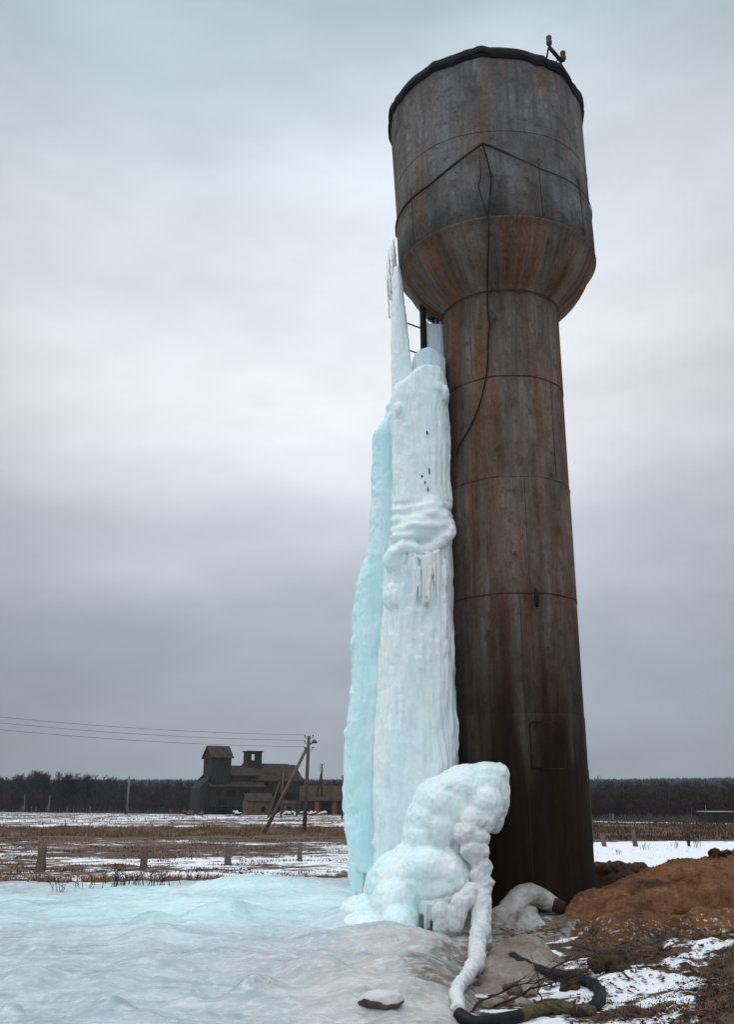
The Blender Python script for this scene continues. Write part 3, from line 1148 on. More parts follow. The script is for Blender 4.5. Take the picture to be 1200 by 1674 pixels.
def icicle(mb, p, r, L, n=8):
    p = Vector(p)
    mb.tube([p + Vector((0, 0, 0.04)), p, p - Vector((0, 0, L * 0.4)), p - Vector((0.2 * r, 0, L * 0.8)), p - Vector((0, 0, L))], [r, r, r * 0.7, r * 0.4, r * 0.12], n)


fall = empty('frozen_waterfall', (P(680, 1400, 13.7).x, 13.7, 0), 'towering pale cyan frozen fall of ice clinging to the left side of the water tower', 'icefall')

# front column
mb = MB()
strip(mb, [(612, 676, 724), (622, 662, 729), (632, 650, 731), (644, 644, 732), (658, 643, 732), (700, 642, 734), (760, 642, 735), (820, 641, 737), (850, 640, 738), (880, 638, 738), (905, 632, 738),
           (940, 629, 738), (1000, 627, 739), (1060, 624, 741), (1130, 620, 743), (1200, 614, 745), (1290, 611, 748), (1380, 612, 752), (1440, 612, 760), (1500, 616, 760)],
      13.75, lambda py: 0.36 + 0.10 * float(sst(850, 960, py)) + 0.08 * float(sst(1000, 1350, py)), 36)
# collar under the upper plug, terraces and the slanting lip
for px, py, rr in ((690, 636, .22), (712, 640, .17), (727, 648, .08), (650, 676, .08)):
    mb.blob(P(px, py, 13.62), (rr, 0.25, 0.16))
for px, py, rx, ry, rz in ((700, 846, .32, .36, .26), (690, 868, .40, .40, .26), (704, 826, .22, .28, .12), (715, 858, .26, .34, .2), (668, 880, .28, .34, .2)):
    mb.blob(P(px, py, 13.57), (rx, ry, rz), None, 24, 14)
lip = [(648, 900), (660, 888), (675, 893), (690, 897), (706, 892), (720, 882), (732, 870), (738, 862)]
for i in range(len(lip) - 1):
    for k in (0, .25, .5, .75):
        px = lip[i][0] + (lip[i + 1][0] - lip[i][0]) * k
        py = lip[i][1] + (lip[i + 1][1] - lip[i][1]) * k
        mb.blob(P(px, py + 4, 13.32 + 0.10 * i / 7), (0.10, 0.12, 0.08 + 0.012 * random.random()))
mb.blob(P(650, 915, 13.45), (0.20, 0.2, 0.22))
mb.blob(P(645, 975, 13.45), (0.18, 0.16, 0.2))
# curtains of icicles below the lip
for i in range(46):
    px = random.uniform(640, 732)
    py = 900 + random.uniform(0, 190)
    y = 13.33 + 0.14 * ((px - 686) / 46) ** 2 - 0.02 * random.random()
    icicle(mb, P(px, py, y - 0.05), random.uniform(0.018, 0.04), random.uniform(0.3, 0.9))
for i in range(14):
    icicle(mb, P(690 + random.uniform(-14, 22), 905 + random.uniform(0, 50), 13.22), random.uniform(0.016, 0.032), random.uniform(0.3, 0.6))
for i in range(80):
    py = random.uniform(900, 1400)
    px = float(np.interp(py, [900, 940, 1000, 1060, 1130, 1200, 1290, 1400], [632, 629, 627, 624, 620, 614, 611, 612])) + random.uniform(2, 7)
    r_ = random.uniform(.025, .05)
    mb.blob(P(px, py, 13.72 + random.uniform(-.12, .02)), (r_, r_, r_ * random.uniform(.8, 2.4)), None, 8, 6)
_fl = d_flute(0.034, 0.010, 0.026)
Z1_, Z0_ = P(690, 815, 13.5).z, P(690, 892, 13.5).z


def d_terr(c, n):
    k = sst(Z0_ - .05, Z0_ + .1, c[:, 2]) * (1 - sst(Z1_ - .1, Z1_ + .05, c[:, 2]))
    w = c[:, 2] * 34 + 5 * fbm(c[:, 0] * 1.4, c[:, 1] * 1.4, c[:, 2] * .8, 3)
    return _fl(c, n) * (1 - .7 * k) + k * 0.014 * np.sin(w)


ice_build('front_column', mb, M['ice_front'], fall, 0.017, 9, d_terr)

# sheet behind on the left
mb = MB()
strip(mb, [(672, 640, 656), (690, 626, 660), (708, 612, 662), (760, 609, 662), (800, 607, 662), (850, 605, 662), (900, 602, 662), (925, 594, 662), (945, 586, 662),
           (975, 579, 662), (1010, 577, 662), (1050, 575, 662), (1090, 577, 662), (1130, 573, 662), (1180, 568, 662), (1240, 563, 662), (1300, 562, 662), (1350, 564, 660), (1395, 569, 656), (1425, 574, 646)],
      14.15, lambda py: 0.22 + 0.12 * float(sst(900, 1200, py)), 30, 2.2)
for px, py, r in ((636, 668, .07), (641, 655, .06), (633, 682, .07), (606, 880, .06), (604, 905, .07), (584, 962, .07), (578, 1000, .06), (576, 1060, .06)):
    mb.blob(P(px + 4, py, 14.1), (r, r, r * 1.4))
for i in range(26):
    px = random.uniform(574, 636)
    py0 = 1390 + (px - 574) * 0.35
    icicle(mb, P(px, py0, 14.1 + random.uniform(-.12, .1)), random.uniform(0.03, 0.07), random.uniform(0.25, 0.55))
edge = [(708, 612), (760, 609), (850, 605), (902, 602), (925, 594), (945, 586), (975, 579), (1010, 577), (1050, 575), (1090, 577), (1130, 573), (1180, 568), (1240, 563), (1300, 562), (1350, 564), (1395, 569)]
for i in range(110):
    py = random.uniform(712, 1390)
    px = float(np.interp(py, [e_[0] for e_ in edge], [e_[1] for e_ in edge])) + random.uniform(3, 9)
    r_ = random.uniform(.03, .065)
    mb.blob(P(px, py, 14.15 + random.uniform(-.1, .05)), (r_, r_, r_ * random.uniform(.8, 2.2)), None, 8, 6)
ice_build('back_sheet', mb, M['ice_back'], fall, 0.018, 5, d_flute(0.020, 0.010, 0.028))

# tall spire at the upper left with feathered tip
mb = MB()
strip(mb, [(440, 643, 654), (470, 640, 659), (500, 639, 662), (540, 639, 667), (580, 640, 671), (610, 640, 675), (640, 640, 679), (672, 640, 680)], 13.9, 0.13, 18, 2.2)
random.seed(3)
for i in range(26):
    py = random.uniform(500, 640)
    s = random.random() < 0.45
    px = 643 if s else 655 + (py - 455) / 185 * 19
    mb.blob(P(px, py, 13.9), (0.024, 0.03, 0.05))
ice_build('spire', mb, M['ice_front'], fall, 0.014, 2, d_flute(0.012, 0.010, 0.01))
mb = MB()
for i, (px0, py0, px1, py1, r) in enumerate([(646, 470, 643, 392, .030), (649, 470, 646, 405, .03), (644, 470, 640, 400, .02), (641, 500, 634, 408, .012), (638, 490, 632, 425, .010),
                                              (640, 480, 637, 402, .009), (637, 520, 633, 440, .010), (636, 500, 631, 450, .008), (639, 460, 636, 415, .012), (652, 470, 649, 440, .028), (635, 470, 633, 430, .008), (648, 460, 645, 388, .014)]):
    a, c = P(px0, py0, 13.85 + 0.01 * i), P(px1, py1, 13.85 + 0.01 * i)
    k = 16
    pts = [a.lerp(c, j / k) + Vector((random.uniform(-.006, .006), random.uniform(-.005, .005), 0)) for j in range(k + 1)]
    mb.tube(pts, [r * (1.25 - j / k) * random.uniform(0.6, 1.3) for j in range(k + 1)], 6, True)
mb.build('spire_tip', M['ice_clear'], fall, True)
# upper plug and thin pane beside the tower
mb = MB()
strip(mb, [(578, 684, 712), (583, 677, 722), (592, 674, 727), (620, 674, 729), (650, 672, 732), (672, 670, 733)], 13.95, 0.24, 26, 2.4)
ice_build('upper_plug', mb, M['ice_upper'], fall, 0.017, 3, d_flute(0.016, 0.008, 0.012))
mb = MB()
strip(mb, [(531, 697, 726), (560, 698, 727), (600, 700, 729), (640, 700, 732), (690, 702, 733)], 14.35, 0.07, 18, 3)
for px in (699, 706, 712, 719, 724):
    a = P(px, 533, 14.35)
    mb.tube([a, a + Vector((0.005, 0, 0.10 + 0.05 * random.random()))], [0.028, 0.006], 7)
ice_build('pane', mb, M['ice_upper'], fall, 0.015, 2, d_flute(0.01, 0.008, 0.01))
# thin rim of ice welded along the column's edge
mb = MB()
rimp = [P(730 + (py - 640) * 0.026, py, 13.93) for py in range(640, 1260, 12)]
mb.tube([p + Vector((random.uniform(-.012, .012), 0, 0)) for p in rimp], [random.uniform(0.018, 0.040) for _ in rimp], 8)
mb.build('edge_rim', M['ice_front'], fall, True)
# cracks where dark gaps show in the upper ice
for px, py, w, h in ((698, 708, 2.2, 4), (702, 771, 1.6, 7), (690, 779, 2.2, 2.6), (695, 789, 1.2, 3), (700, 800, 1.0, 5)):
    q = mpp(py, 13.4)
    mb = MB()
    mb.blob(P(px, py, 13.40), (w * q, 0.03, h * q), None, 6, 5)
    mb.build('crack', M['iron'], fall)

# ------------------------------------------------------------------ ice mound in front of the column
random.seed(11)
mound = empty('ice_mound', (P(700, 1480, 12.8).x, 12.8, 0), 'bulging white ice mound with a tilted upper lobe at the foot of the tower', 'ice mound')
mb = MB()
YU = 12.75
up = [(700, 1345, .30, .42, .35), (690, 1370, .26, .42, .30), (722, 1315, .38, .45, .36), (745, 1320, .38, .45, .40), (760, 1290, .36, .45, .30), (780, 1285, .34, .42, .26), (800, 1282, .24, .38, .25),
      (808, 1300, .20, .34, .34), (806, 1330, .14, .30, .26), (720, 1350, .40, .45, .40), (750, 1355, .30, .42, .30), (735, 1285, .25, .4, .16), (814, 1266, .15, .3, .15), (796, 1262, .25, .34, .13), (765, 1268, .30, .36, .15), (740, 1274, .2, .3, .12), (812, 1290, .17, .3, .3)]
for px, py, a, bb, c in up:
    mb.blob(P(px, py, YU), (a, bb, c), None, 18, 12)
for px, py, r_ in ((800, 1325, .17), (790, 1340, .18), (780, 1352, .18), (772, 1340, .18), (795, 1310, .2)):
    mb.blob(P(px, py, 12.4), (r_, r_, r_), None, 14, 9)
lo = [(690, 1440, .62, .6, .46), (660, 1455, .50, .55, .50), (720, 1445, .55, .55, .40), (745, 1440, .36, .5, .34), (640, 1490, .36, .5, .40), (620, 1500, .26, .5, .30),
      (700, 1415, .52, .5, .28), (665, 1500, .45, .4, .40), (655, 1525, .35, .45, .2), (755, 1425, .28, .4, .22)]
lo += [(672, 1402, .26, .38, .2), (595, 1498, .34, .45, .26), (572, 1518, .40, .5, .12), (735, 1400, .26, .4, .2)]
for px, py, a, bb, c in lo:
    mb.blob(P(px, py, 12.7), (a, bb, c), None, 20, 12)
mb.blob(P(715, 1530, 13.0), (.5, .4, .3), None, 20, 12)
# near sub-lobes with skirts
for px, py, a, bb, c, yy in ((642, 1480, .28, .30, .30, 12.25), (655, 1500, .22, .28, .25, 12.2), (625, 1500, .20, .30, .2, 12.3), (596, 1510, .30, .3, .13, 12.2), (640, 1533, .34, .3, .10, 12.0), (670, 1535, .3, .3, .09, 12.05),
                              (730, 1425, .30, .28, .24, 12.35), (700, 1420, .34, .3, .26, 12.35), (750, 1440, .22, .26, .22, 12.35), (720, 1450, .30, .22, .22, 12.3), (695, 1450, .20, .2, .22, 12.3)):
    mb.blob(P(px, py, yy), (a, bb, c), None, 18, 12)
for px, py, a, bb, c, yy in ((610, 1524, .26, .3, .12, 11.85), (640, 1530, .25, .3, .15, 11.75), (665, 1532, .22, .3, .12, 11.7), (690, 1536, .28, .25, .07, 11.6), (585, 1530, .3, .3, .07, 11.8), (560, 1528, .3, .3, .05, 11.9), (650, 1510, .2, .3, .2, 11.85)):
    mb.blob(P(px, py, yy), (a, bb, c), None, 18, 12)
ice_build('ice_body', mb, M['ice_mound'], mound, 0.017, 16, d_lump(0.008, 0.009, 0.020))

def fringe(line, n, r0, r1, l0, l1, jy=.05):
    """Row of icicles on a thin ice rib: line is [(px, py, Y), ...]."""
    m_ = MB()
    pts = [P(*q) for q in line]
    sp_ = smooth_path(pts, 8)
    m_.tube(sp_, r1 * 1.1, 8)
    for i in range(n):
        q = sp_[random.randrange(len(sp_))].lerp(sp_[min(len(sp_) - 1, random.randrange(len(sp_)))], 0) + Vector((random.uniform(-.05, .05), random.uniform(-jy, jy) * .4, 0))
        icicle(m_, q, random.uniform(r0, r1), random.uniform(l0, l1), 7)
    return m_


ice_build('icicle_fringe', fringe([(684, 1470, 12.2), (700, 1478, 12.15), (718, 1476, 12.13), (738, 1467, 12.13), (754, 1457, 12.16)], 44, .016, .028, .12, .34), M['ice_mound'], mound, .010, 2, d_flute(.004, .004, .004))
ice_build('icicle_fringe', fringe([(625, 1502, 11.98), (640, 1500, 11.92), (655, 1504, 11.90), (668, 1512, 11.92), (682, 1522, 11.95)], 40, .014, .026, .08, .22), M['ice_mound'], mound, .010, 2, d_flute(.004, .004, .004))
ice_build('icicle_fringe', fringe([(575, 1408, 14.05), (583, 1415, 13.95), (592, 1425, 13.9)], 26, .022, .045, .25, .60), M['ice_back'], fall, .012, 2, d_flute(.005, .005, .005))
ice_build('icicle_curtain', fringe([(676, 908, 13.27), (688, 912, 13.24), (700, 910, 13.24), (716, 902, 13.27)], 26, .016, .030, .35, .95), M['ice_front'], fall, .012, 2, d_flute(.005, .005, .005))
ice_build('icicle_curtain', fringe([(642, 975, 13.43), (660, 990, 13.37), (675, 965, 13.34), (690, 985, 13.33), (705, 960, 13.35), (718, 985, 13.38), (730, 955, 13.45)], 34, .014, .026, .25, 1.1), M['ice_front'], fall, .012, 2, d_flute(.005, .005, .005))

# iced hose: knobbly column down the mound, hanging knobs, then a thin tail to the ground
hose = empty('iced_hose', (P(785, 1500, 12.1).x, 12.1, 0), 'knobbly ice coated hose hanging down the mound and trailing to the ground', 'hose')
mb = MB()
hp = [(772, 1345, 12.25, .15), (765, 1362, 12.2, .17), (778, 1372, 12.2, .16), (776, 1390, 12.15, .16), (782, 1405, 12.12, .16), (790, 1418, 12.1, .13), (784, 1432, 12.08, .15), (790, 1445, 12.05, .15),
      (786, 1460, 12.0, .15), (788, 1475, 11.95, .15), (787, 1490, 11.9, .14), (787, 1503, 11.85, .14), (787, 1516, 11.78, .13), (788, 1530, 11.7, .125), (786, 1544, 11.55, .12), (783, 1558, 11.3, .11)]
for px, py, y, r in hp:
    r = r * (1.12 if py < 1400 else .78)
    mb.blob(P(px, py, y), (r, r, r * 0.8), None, 14, 9)
    for k in range(3):
        a = random.uniform(0, 6.28)
        mb.blob(P(px, py, y) + Vector((math.cos(a) * r * 0.7, math.sin(a) * r * 0.7, random.uniform(-.04, .04))), r * random.uniform(0.3, 0.5), None, 10, 7)
tail = [G(783, 1570), G(779, 1585), G(773, 1597), G(762, 1615), G(752, 1634), G(747, 1650), G(750, 1664)]
tp = [P(787, 1530, 11.65), P(785, 1550, 11.2), P(783, 1563, 10.95)]
for v_ in tp:
    v_.z = max(v_.z, top(v_.x, v_.y) + .09)
prev = None
for i, q in enumerate(tail[1:]):
    tp.append(Vector((q.x, q.y, q.z + (0.08, 0.06, 0.05, 0.05, 0.05, 0.05)[i])))
mb.tube(smooth_path([P(a_, b2, c2) for a_, b2, c2, d2 in hp], 4), .115, 12)
mb.tube(smooth_path(tp, 6), np.interp(np.linspace(0, 1, 6 * (len(tp) - 1) + 1), [0, .3, .6, 1], [.115, .085, .056, .05]).tolist(), 14, True, 0.04)
ice_build('ice_coat', mb, M['ice_hose'], hose, 0.014, 5, d_lump(0.016, 0.010, 0.010))
mb = MB()
for px, py, y, r in ((722, 1492, 11.95, .12), (726, 1505, 11.95, .12), (722, 1515, 11.95, .10), (752, 1478, 11.9, .12), (748, 1492, 11.9, .12), (744, 1508, 11.9, .11), (765, 1468, 11.95, .12), (772, 1460, 12.0, .12), (738, 1500, 11.92, .10)):
    mb.blob(P(px, py, y), (r, r, r * 1.1), None, 14, 9)
for px in (716, 721, 727, 733, 739, 742, 748, 752):
    icicle(mb, P(px, 1520, 11.93), .026, random.uniform(.14, .26))
ice_build('hanging_knob', mb, M['ice_hose'], hose, 0.013, 4, d_lump(0.006, 0.008, 0.012))

# ice over the ground between tower and sand
dirty = empty('ice_ridge', (P(840, 1500, 12.9).x, 12.9, 0), 'grey lumpy iced over log running from the tower foot into the sand pile', 'ice lump')
mb = MB()
rp = [(815, 1500, 12.6, .16), (828, 1492, 12.7, .16), (838, 1478, 12.8, .15), (846, 1466, 12.85, .14), (856, 1458, 12.9, .14), (868, 1456, 12.95, .14), (880, 1460, 13.0, .13), (892, 1466, 13.0, .12), (904, 1473, 13.05, .10), (914, 1478, 13.05, .08)]
for i in range(len(rp) - 1):
    for k in (0, .33, .66):
        v = [rp[i][j] + (rp[i + 1][j] - rp[i][j]) * k for j in range(4)]
        mb.blob(P(v[0], v[1] + 6, v[2]), (v[3], v[3] * 1.2, v[3]), None, 14, 9)
ice_build('ice_coat', mb, M['ice_dirty'], dirty, 0.015, 6, d_lump(0.012, 0.008, 0.004))
mb = MB()
mb.tube([P(905, 1478, 12.98), P(922, 1484, 12.9)], [0.085, 0.08], 12)
mb.build('log_end', M['twig'], dirty, True)
kn = empty('frozen_lump', (P(865, 1510, 12.4).x, 12.4, 0), 'stack of rounded grey ice knobs just below the iced log', 'ice lump')
mb = MB()
for px, py, y, r in ((868, 1492, 12.45, .09), (860, 1500, 12.4, .11), (874, 1506, 12.4, .10), (862, 1515, 12.35, .13), (880, 1520, 12.35, .12), (850, 1522, 12.35, .12), (840, 1505, 12.5, .09), (835, 1520, 12.4, .12), (812, 1520, 12.5, .15), (800, 1505, 12.6, .15), (795, 1530, 12.3, .15), (812, 1540, 12.2, .12)):
    mb.blob(P(px, py, y), (r, r, r * 0.9), None, 14, 9)
ice_build('ice_body', mb, M['ice_dirty'], kn, 0.015, 4, d_lump(0.02, 0.01, 0.006))
tan = empty('brown_ice_apron', (P(850, 1560, 11.8).x, 11.8, 0), 'low tan stained ice apron spreading below the knobs beside the iced hose', 'ice lump')
mb = MB()
for px, py, r, rz in ((850, 1552, .36, .20), (868, 1556, .34, .17), (830, 1566, .32, .15), (850, 1576, .36, .14), (880, 1570, .30, .12), (820, 1585, .28, .09), (800, 1600, .26, .05), (835, 1592, .32, .08), (812, 1572, .2, .12), (862, 1542, .26, .22)):
    q = G(px, py + 14)
    mb.blob((q.x, q.y, q.z - 0.03), (r, r, rz), None, 18, 10)
for i in range(40):
    q = G(random.uniform(790, 900), random.uniform(1545, 1640))
    r = random.uniform(.03, .08)
    mb.blob((q.x, q.y, q.z + 0.01), (r * 1.2, r, r * 0.6), None, 8, 6)
ice_build('ice_body', mb, M['ice_tan'], tan, 0.016, 8, d_lump(0.02, 0.010, 0.0))

# lone frosted stones lying on the ice
def rock(name, q, r, m_, label, seed):
    mb = MB()
    mb.blob((0, 0, 0), r, None, 28, 18)
    v = np.array(mb.v)
    nrm = v / np.linalg.norm(v, axis=1)[:, None]
    v = v * (1 + 0.22 * fbm(nrm[:, 0] * 1.6 + seed, nrm[:, 1] * 1.6, nrm[:, 2] * 1.6, 4))[:, None]
    v = v + np.array([q.x, q.y, q.z + r[2] * 0.45])
    o = mesh_obj(name, v, mb.f, m_, None, True, (q.x, q.y, q.z))
    return tag(o, label, 'stone')


rock('stone', G(622, 1668), (0.17, 0.10, 0.07), M['stone_snow'], 'frosted reddish stone lying on the ice at the bottom of the picture', 3.0)
rock('stone', G(838, 1622), (0.09, 0.09, 0.07), M['stone'], 'small dark round stone between the iced hose and the bent black pipe', 8.0)

# ------------------------------------------------------------------ sand pile
m, t, b = mat('sand')
n1 = obj_noise(t, 2.2, 6, 0.65)
n2 = obj_noise(t, 16, 6, 0.7)
c = rampn(t, n1, [(0.3, (0.12, 0.052, 0.027, 1)), (0.5, (0.235, 0.108, 0.053, 1)), (0.72, (0.33, 0.172, 0.090, 1))])
c = mixc(t, rampn(t, n2, [(0.3, g1(0.75)), (0.55, g1(0))]), c, (0.07, 0.032, 0.018, 1))
c = mixc(t, rampn(t, mth(t, 'ADD', attr(t, 'snow'), mth(t, 'MULTIPLY', mth(t, 'SUBTRACT', n2, 0.5), 1.3)), [(0.62, g1(0)), (0.70, g1(1))]), c, (0.7, 0.71, 0.74, 1))
c = mixc(t, rampn(t, obj_noise(t, 1.5, 6, .7, (1, 1, 2.5), loc=(3, 3, 3)), [(.52, g1(0)), (.62, g1(.7))]), c, (.035, .018, .010, 1))  # noise patches paint in damp soil and the shade of an unmodelled overhang
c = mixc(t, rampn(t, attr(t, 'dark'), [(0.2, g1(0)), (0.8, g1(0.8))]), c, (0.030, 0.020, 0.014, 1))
t.links.new(c, b.inputs['Base Color'])
b.inputs['Roughness'].default_value = 0.95
b.inputs['Specular IOR Level'].default_value = 0.1
bump(t, b, mth(t, 'ADD', n2, mth(t, 'MULTIPLY', n1, 0.6)), 0.9, 0.05)
M['sand'] = m


def sand_h(x, y):
    # ridge height along x, crest at y ~ 13.9
    crest = np.interp(x, [2.3, 2.75, 3.3, 3.8, 4.4, 5.2, 6.4, 8.0, 10.0], [0.0, 0.26, 0.42, 0.62, 0.74, 0.82, 0.86, 0.80, 0.0])
    yc = np.interp(x, [2.4, 4.5, 8], [13.0, 13.8, 14.2])
    w_front = 2.3 + 0.25 * fbm(x * 0.8, y * 0.0, 4.0, 2)
    w = np.where(y < yc, w_front, 1.8)
    d = np.abs(y - yc) / w
    prof = np.clip(1 - d, 0, 1)
    prof = prof ** 0.85
    h = crest * prof
    # eroded step halfway down the front
    cut = yc - 1.05 + 0.25 * fbm(x * 1.3, 0.2, 7.7, 3)
    h = h - 0.40 * sst(0.0, 0.08, cut - y) * sst(0.9, 0.30, cut - y) * sst(3.0, 3.6, x) * crest / 0.8
    h = h + (0.08 * fbm(x * 1.6, y * 1.6, 2.0, 4) + 0.05 * (0.4 - np.abs(fbm(x * 4, y * 4, 5.0, 4))) + 0.035 * (0.3 - np.abs(fbm(x * 11, y * 11, 5.0, 3))) + 0.016 * fbm(x * 26, y * 26, 5.0, 2)) * np.clip(prof * 3, 0, 1)
    return h


xs = np.linspace(2.3, 10.2, 460)
ys = np.linspace(10.6, 16.2, 360)
Yg, Xg = np.meshgrid(ys, xs, indexing='ij')
H = sand_h(Xg, Yg)
Zg = gh(Xg, Yg) + H - 0.05 * sst(0.06, 0.0, H)
sn = 0.30 * sst(12.6, 11.6, Yg) + 0.25 * sst(0.30, 0.08, H) - 0.35 * (Yg > 13)
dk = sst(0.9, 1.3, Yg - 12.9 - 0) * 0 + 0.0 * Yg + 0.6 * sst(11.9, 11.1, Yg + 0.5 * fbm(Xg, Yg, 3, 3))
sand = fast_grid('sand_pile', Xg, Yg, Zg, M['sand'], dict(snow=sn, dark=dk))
tag(sand, 'long low heap of orange brown sand right of the tower base', 'sand heap')

# clods on the heap
clod_mat = simple('dark_soil', (0.022, 0.011, 0.008), (0.075, 0.035, 0.02), 9, bscale=30, bdist=0.02)
mb = MB()
random.seed(21)
for i in range(26):
    q = P(1178 + random.uniform(-12, 14), 1400 + random.uniform(-8, 6), 13.9 + random.uniform(-.1, .1))
    r = random.uniform(.03, .07)
    mb.blob(q, (r, r, r * .8), None, 8, 6)
ice_build('soil_clod', mb, clod_mat, None, 0.014, 1, d_lump(0.02, 0.02, 0), origin=tuple(P(1178, 1402, 13.9)))
tag(bpy.data.objects['soil_clod'], 'dark clump of soil on the crest of the sand heap at far right', 'soil clod')
# dark spoil bank behind the heap
mb = MB()
for i in range(170):
    px = random.uniform(962, 1048)
    topy = 1413 + (px - 962) * 0.02
    q = P(px, random.uniform(topy + 3, 1452), 16.2 + random.uniform(-.35, .35))
    r = random.uniform(.05, .13)
    mb.blob(q, (r * 1.2, r, r * .8), None, 8, 6)
for px in range(962, 1050, 6):
    for py in (1428, 1444):
        mb.blob(P(px, py, 16.3), (.2, .3, .15), None, 8, 6)
ice_build('soil_bank', mb, clod_mat, None, 0.02, 1, d_lump(0.03, 0.03, 0), origin=tuple(P(1000, 1450, 16.3)))
tag(bpy.data.objects['soil_bank'], 'low dark bank of turned soil between the tower and the snow field', 'soil bank')

# ------------------------------------------------------------------ foreground debris
pipe = empty('bent_pipe', G(900, 1600), 'thick black rubber pipe bent in a hook with frost along its top', 'pipe')
pp = []
for px, py, l in ((838, 1578, .10), (860, 1586, .07), (890, 1594, .05), (920, 1598, .04), (950, 1603, .03), (972, 1612, .03), (982, 1627, .03), (976, 1641, .02), (960, 1651, .01), (942, 1656, -.02)):
    q = G(px, py)
    pp.append(Vector((q.x, q.y, q.z + l)))
sp = smooth_path(pp, 6)
mb = MB(); mb.tube(sp, [0.050 + .004 * math.sin(i_ * 1.3) for i_ in range(len(sp))], 18)
end = len(mb.v)
mb.build('pipe_body', M['rubber_snow'], pipe, True)
hose2 = empty('black_hose', G(800, 1668), 'thick black hose section lying at the bottom below the iced hose', 'hose')
pp = []
for px, py in ((750, 1668), (775, 1674), (805, 1672), (830, 1668), (848, 1664)):
    q = G(px, py); pp.append(Vector((q.x, q.y, q.z + .03)))
mb = MB(); mb.tube(smooth_path(pp, 6), 0.052, 16)
mb.build('hose_body', M['rubber'], hose2, True)
# lichen covered log between hose and pipe
lich = simple('lichen_bark', (0.045, 0.036, 0.018), (0.12, 0.095, 0.05), 12, bscale=25, bdist=0.02)
pp = []
for px, py in ((852, 1664), (875, 1656), (905, 1650), (940, 1650)):
    q = G(px, py); pp.append(Vector((q.x, q.y, q.z + .04)))
mb = MB(); mb.tube(smooth_path(pp, 6), 0.045, 14, True, 0.22)
o = mb.build('mossy_log', lich, None, False, tuple(G(895, 1655)))
tag(o, 'yellow green lichen covered log lying between the black hose and bent pipe', 'log')
rock('stone', G(962, 1652), (0.06, 0.05, 0.05), lich, 'small tan stone tucked inside the hook of the bent pipe', 12.0)
mclod = simple('moss_clod', (0.016, 0.011, 0.008), (0.07, 0.045, 0.028), 9, bscale=24, bdist=0.03)
for k, (px, py, r, lb_) in enumerate([(998, 1582, .15, 'dark mossy sod clump right of the bent pipe in patchy snow'), (935, 1612, .07, 'small dark sod clump behind the bend of the black pipe'),]):
    q = G(px, py)
    mb = MB()
    for i in range(16):
        mb.blob(q + Vector((random.uniform(-r, r), random.uniform(-r, r) * .8, random.uniform(0, r * .6))), random.uniform(.3, .6) * r, None, 8, 6)
    o = ice_build('sod_clump', mb, mclod, None, 0.012, 0, d_lump(0.02, 0.02, 0), origin=tuple(q))
    tag(o, lb_, 'sod clump')


# branches
def branch(name, base, tip, r, label, seed, twigs=9, up=0.25):
    rnd = random.Random(seed)
    base, tip = Vector(base), Vector(tip)
    mb = MB()
    k = 8
    pts = []
    for i in range(k + 1):
        s = i / k
        p = base.lerp(tip, s) + Vector((rnd.uniform(-.02, .02), rnd.uniform(-.02, .02), 0.05 * math.sin(s * 3.14) + rnd.uniform(-.01, .01)))
        pts.append(p)
    mb.tube(pts, [r * (1 - 0.7 * i / k) for i in range(k + 1)], 6)
    L = (tip - base).length
    for i in range(twigs):
        s = rnd.uniform(0.25, 1)
        p = base.lerp(tip, s) + Vector((0, 0, 0.05 * math.sin(s * 3.14)))
        d = (tip - base).normalized()
        d = (d + Vector((rnd.uniform(-.8, .8), rnd.uniform(-.6, .6), rnd.uniform(-.1, up * 1.6)))).normalized()
        l = L * rnd.uniform(.15, .4)
        e = p + d * l
        mid = p.lerp(e, .5) + Vector((rnd.uniform(-.02, .02), 0, rnd.uniform(0, .03)))
        mb.tube([p, mid, e], [r * .35, r * .25, r * .1], 5)
        if rnd.random() < .6:
            e2 = mid + (d + Vector((rnd.uniform(-.7, .7), 0, rnd.uniform(0, .6)))).normalized() * l * .5
            mb.tube([mid, e2], [r * .22, r * .08], 4)
    o = mb.build(name, M['twig'], None, True, tuple(base))
    return tag(o, label, 'branch', 'fallen branches by the pipe')


def up_(v, h): return Vector((v.x, v.y, v.z + h))


branch('branch', up_(G(812, 1655), .06), up_(G(965, 1612), .10), .011, 'dark branch lying inside the hook of the bent pipe', 1, 14)
branch('branch', up_(G(770, 1662), .08), up_(G(905, 1628), .14), .009, 'twiggy branch running from the iced hose towards the lichen log', 2, 14)
branch('branch', up_(G(1030, 1600), .03), up_(G(940, 1560), .10), .009, 'forked twig rising behind the bend of the black pipe', 3, 10, .15)
branch('branch', up_(G(900, 1590), .05), up_(G(990, 1570), .05), .009, 'thin branch lying behind the pipe towards the sand heap', 4, 10, .1)
branch('branch', up_(G(884, 1650), .05), up_(G(882, 1622), .16), .006, 'short upright twig beside the lichen covered log', 5, 6, .5)

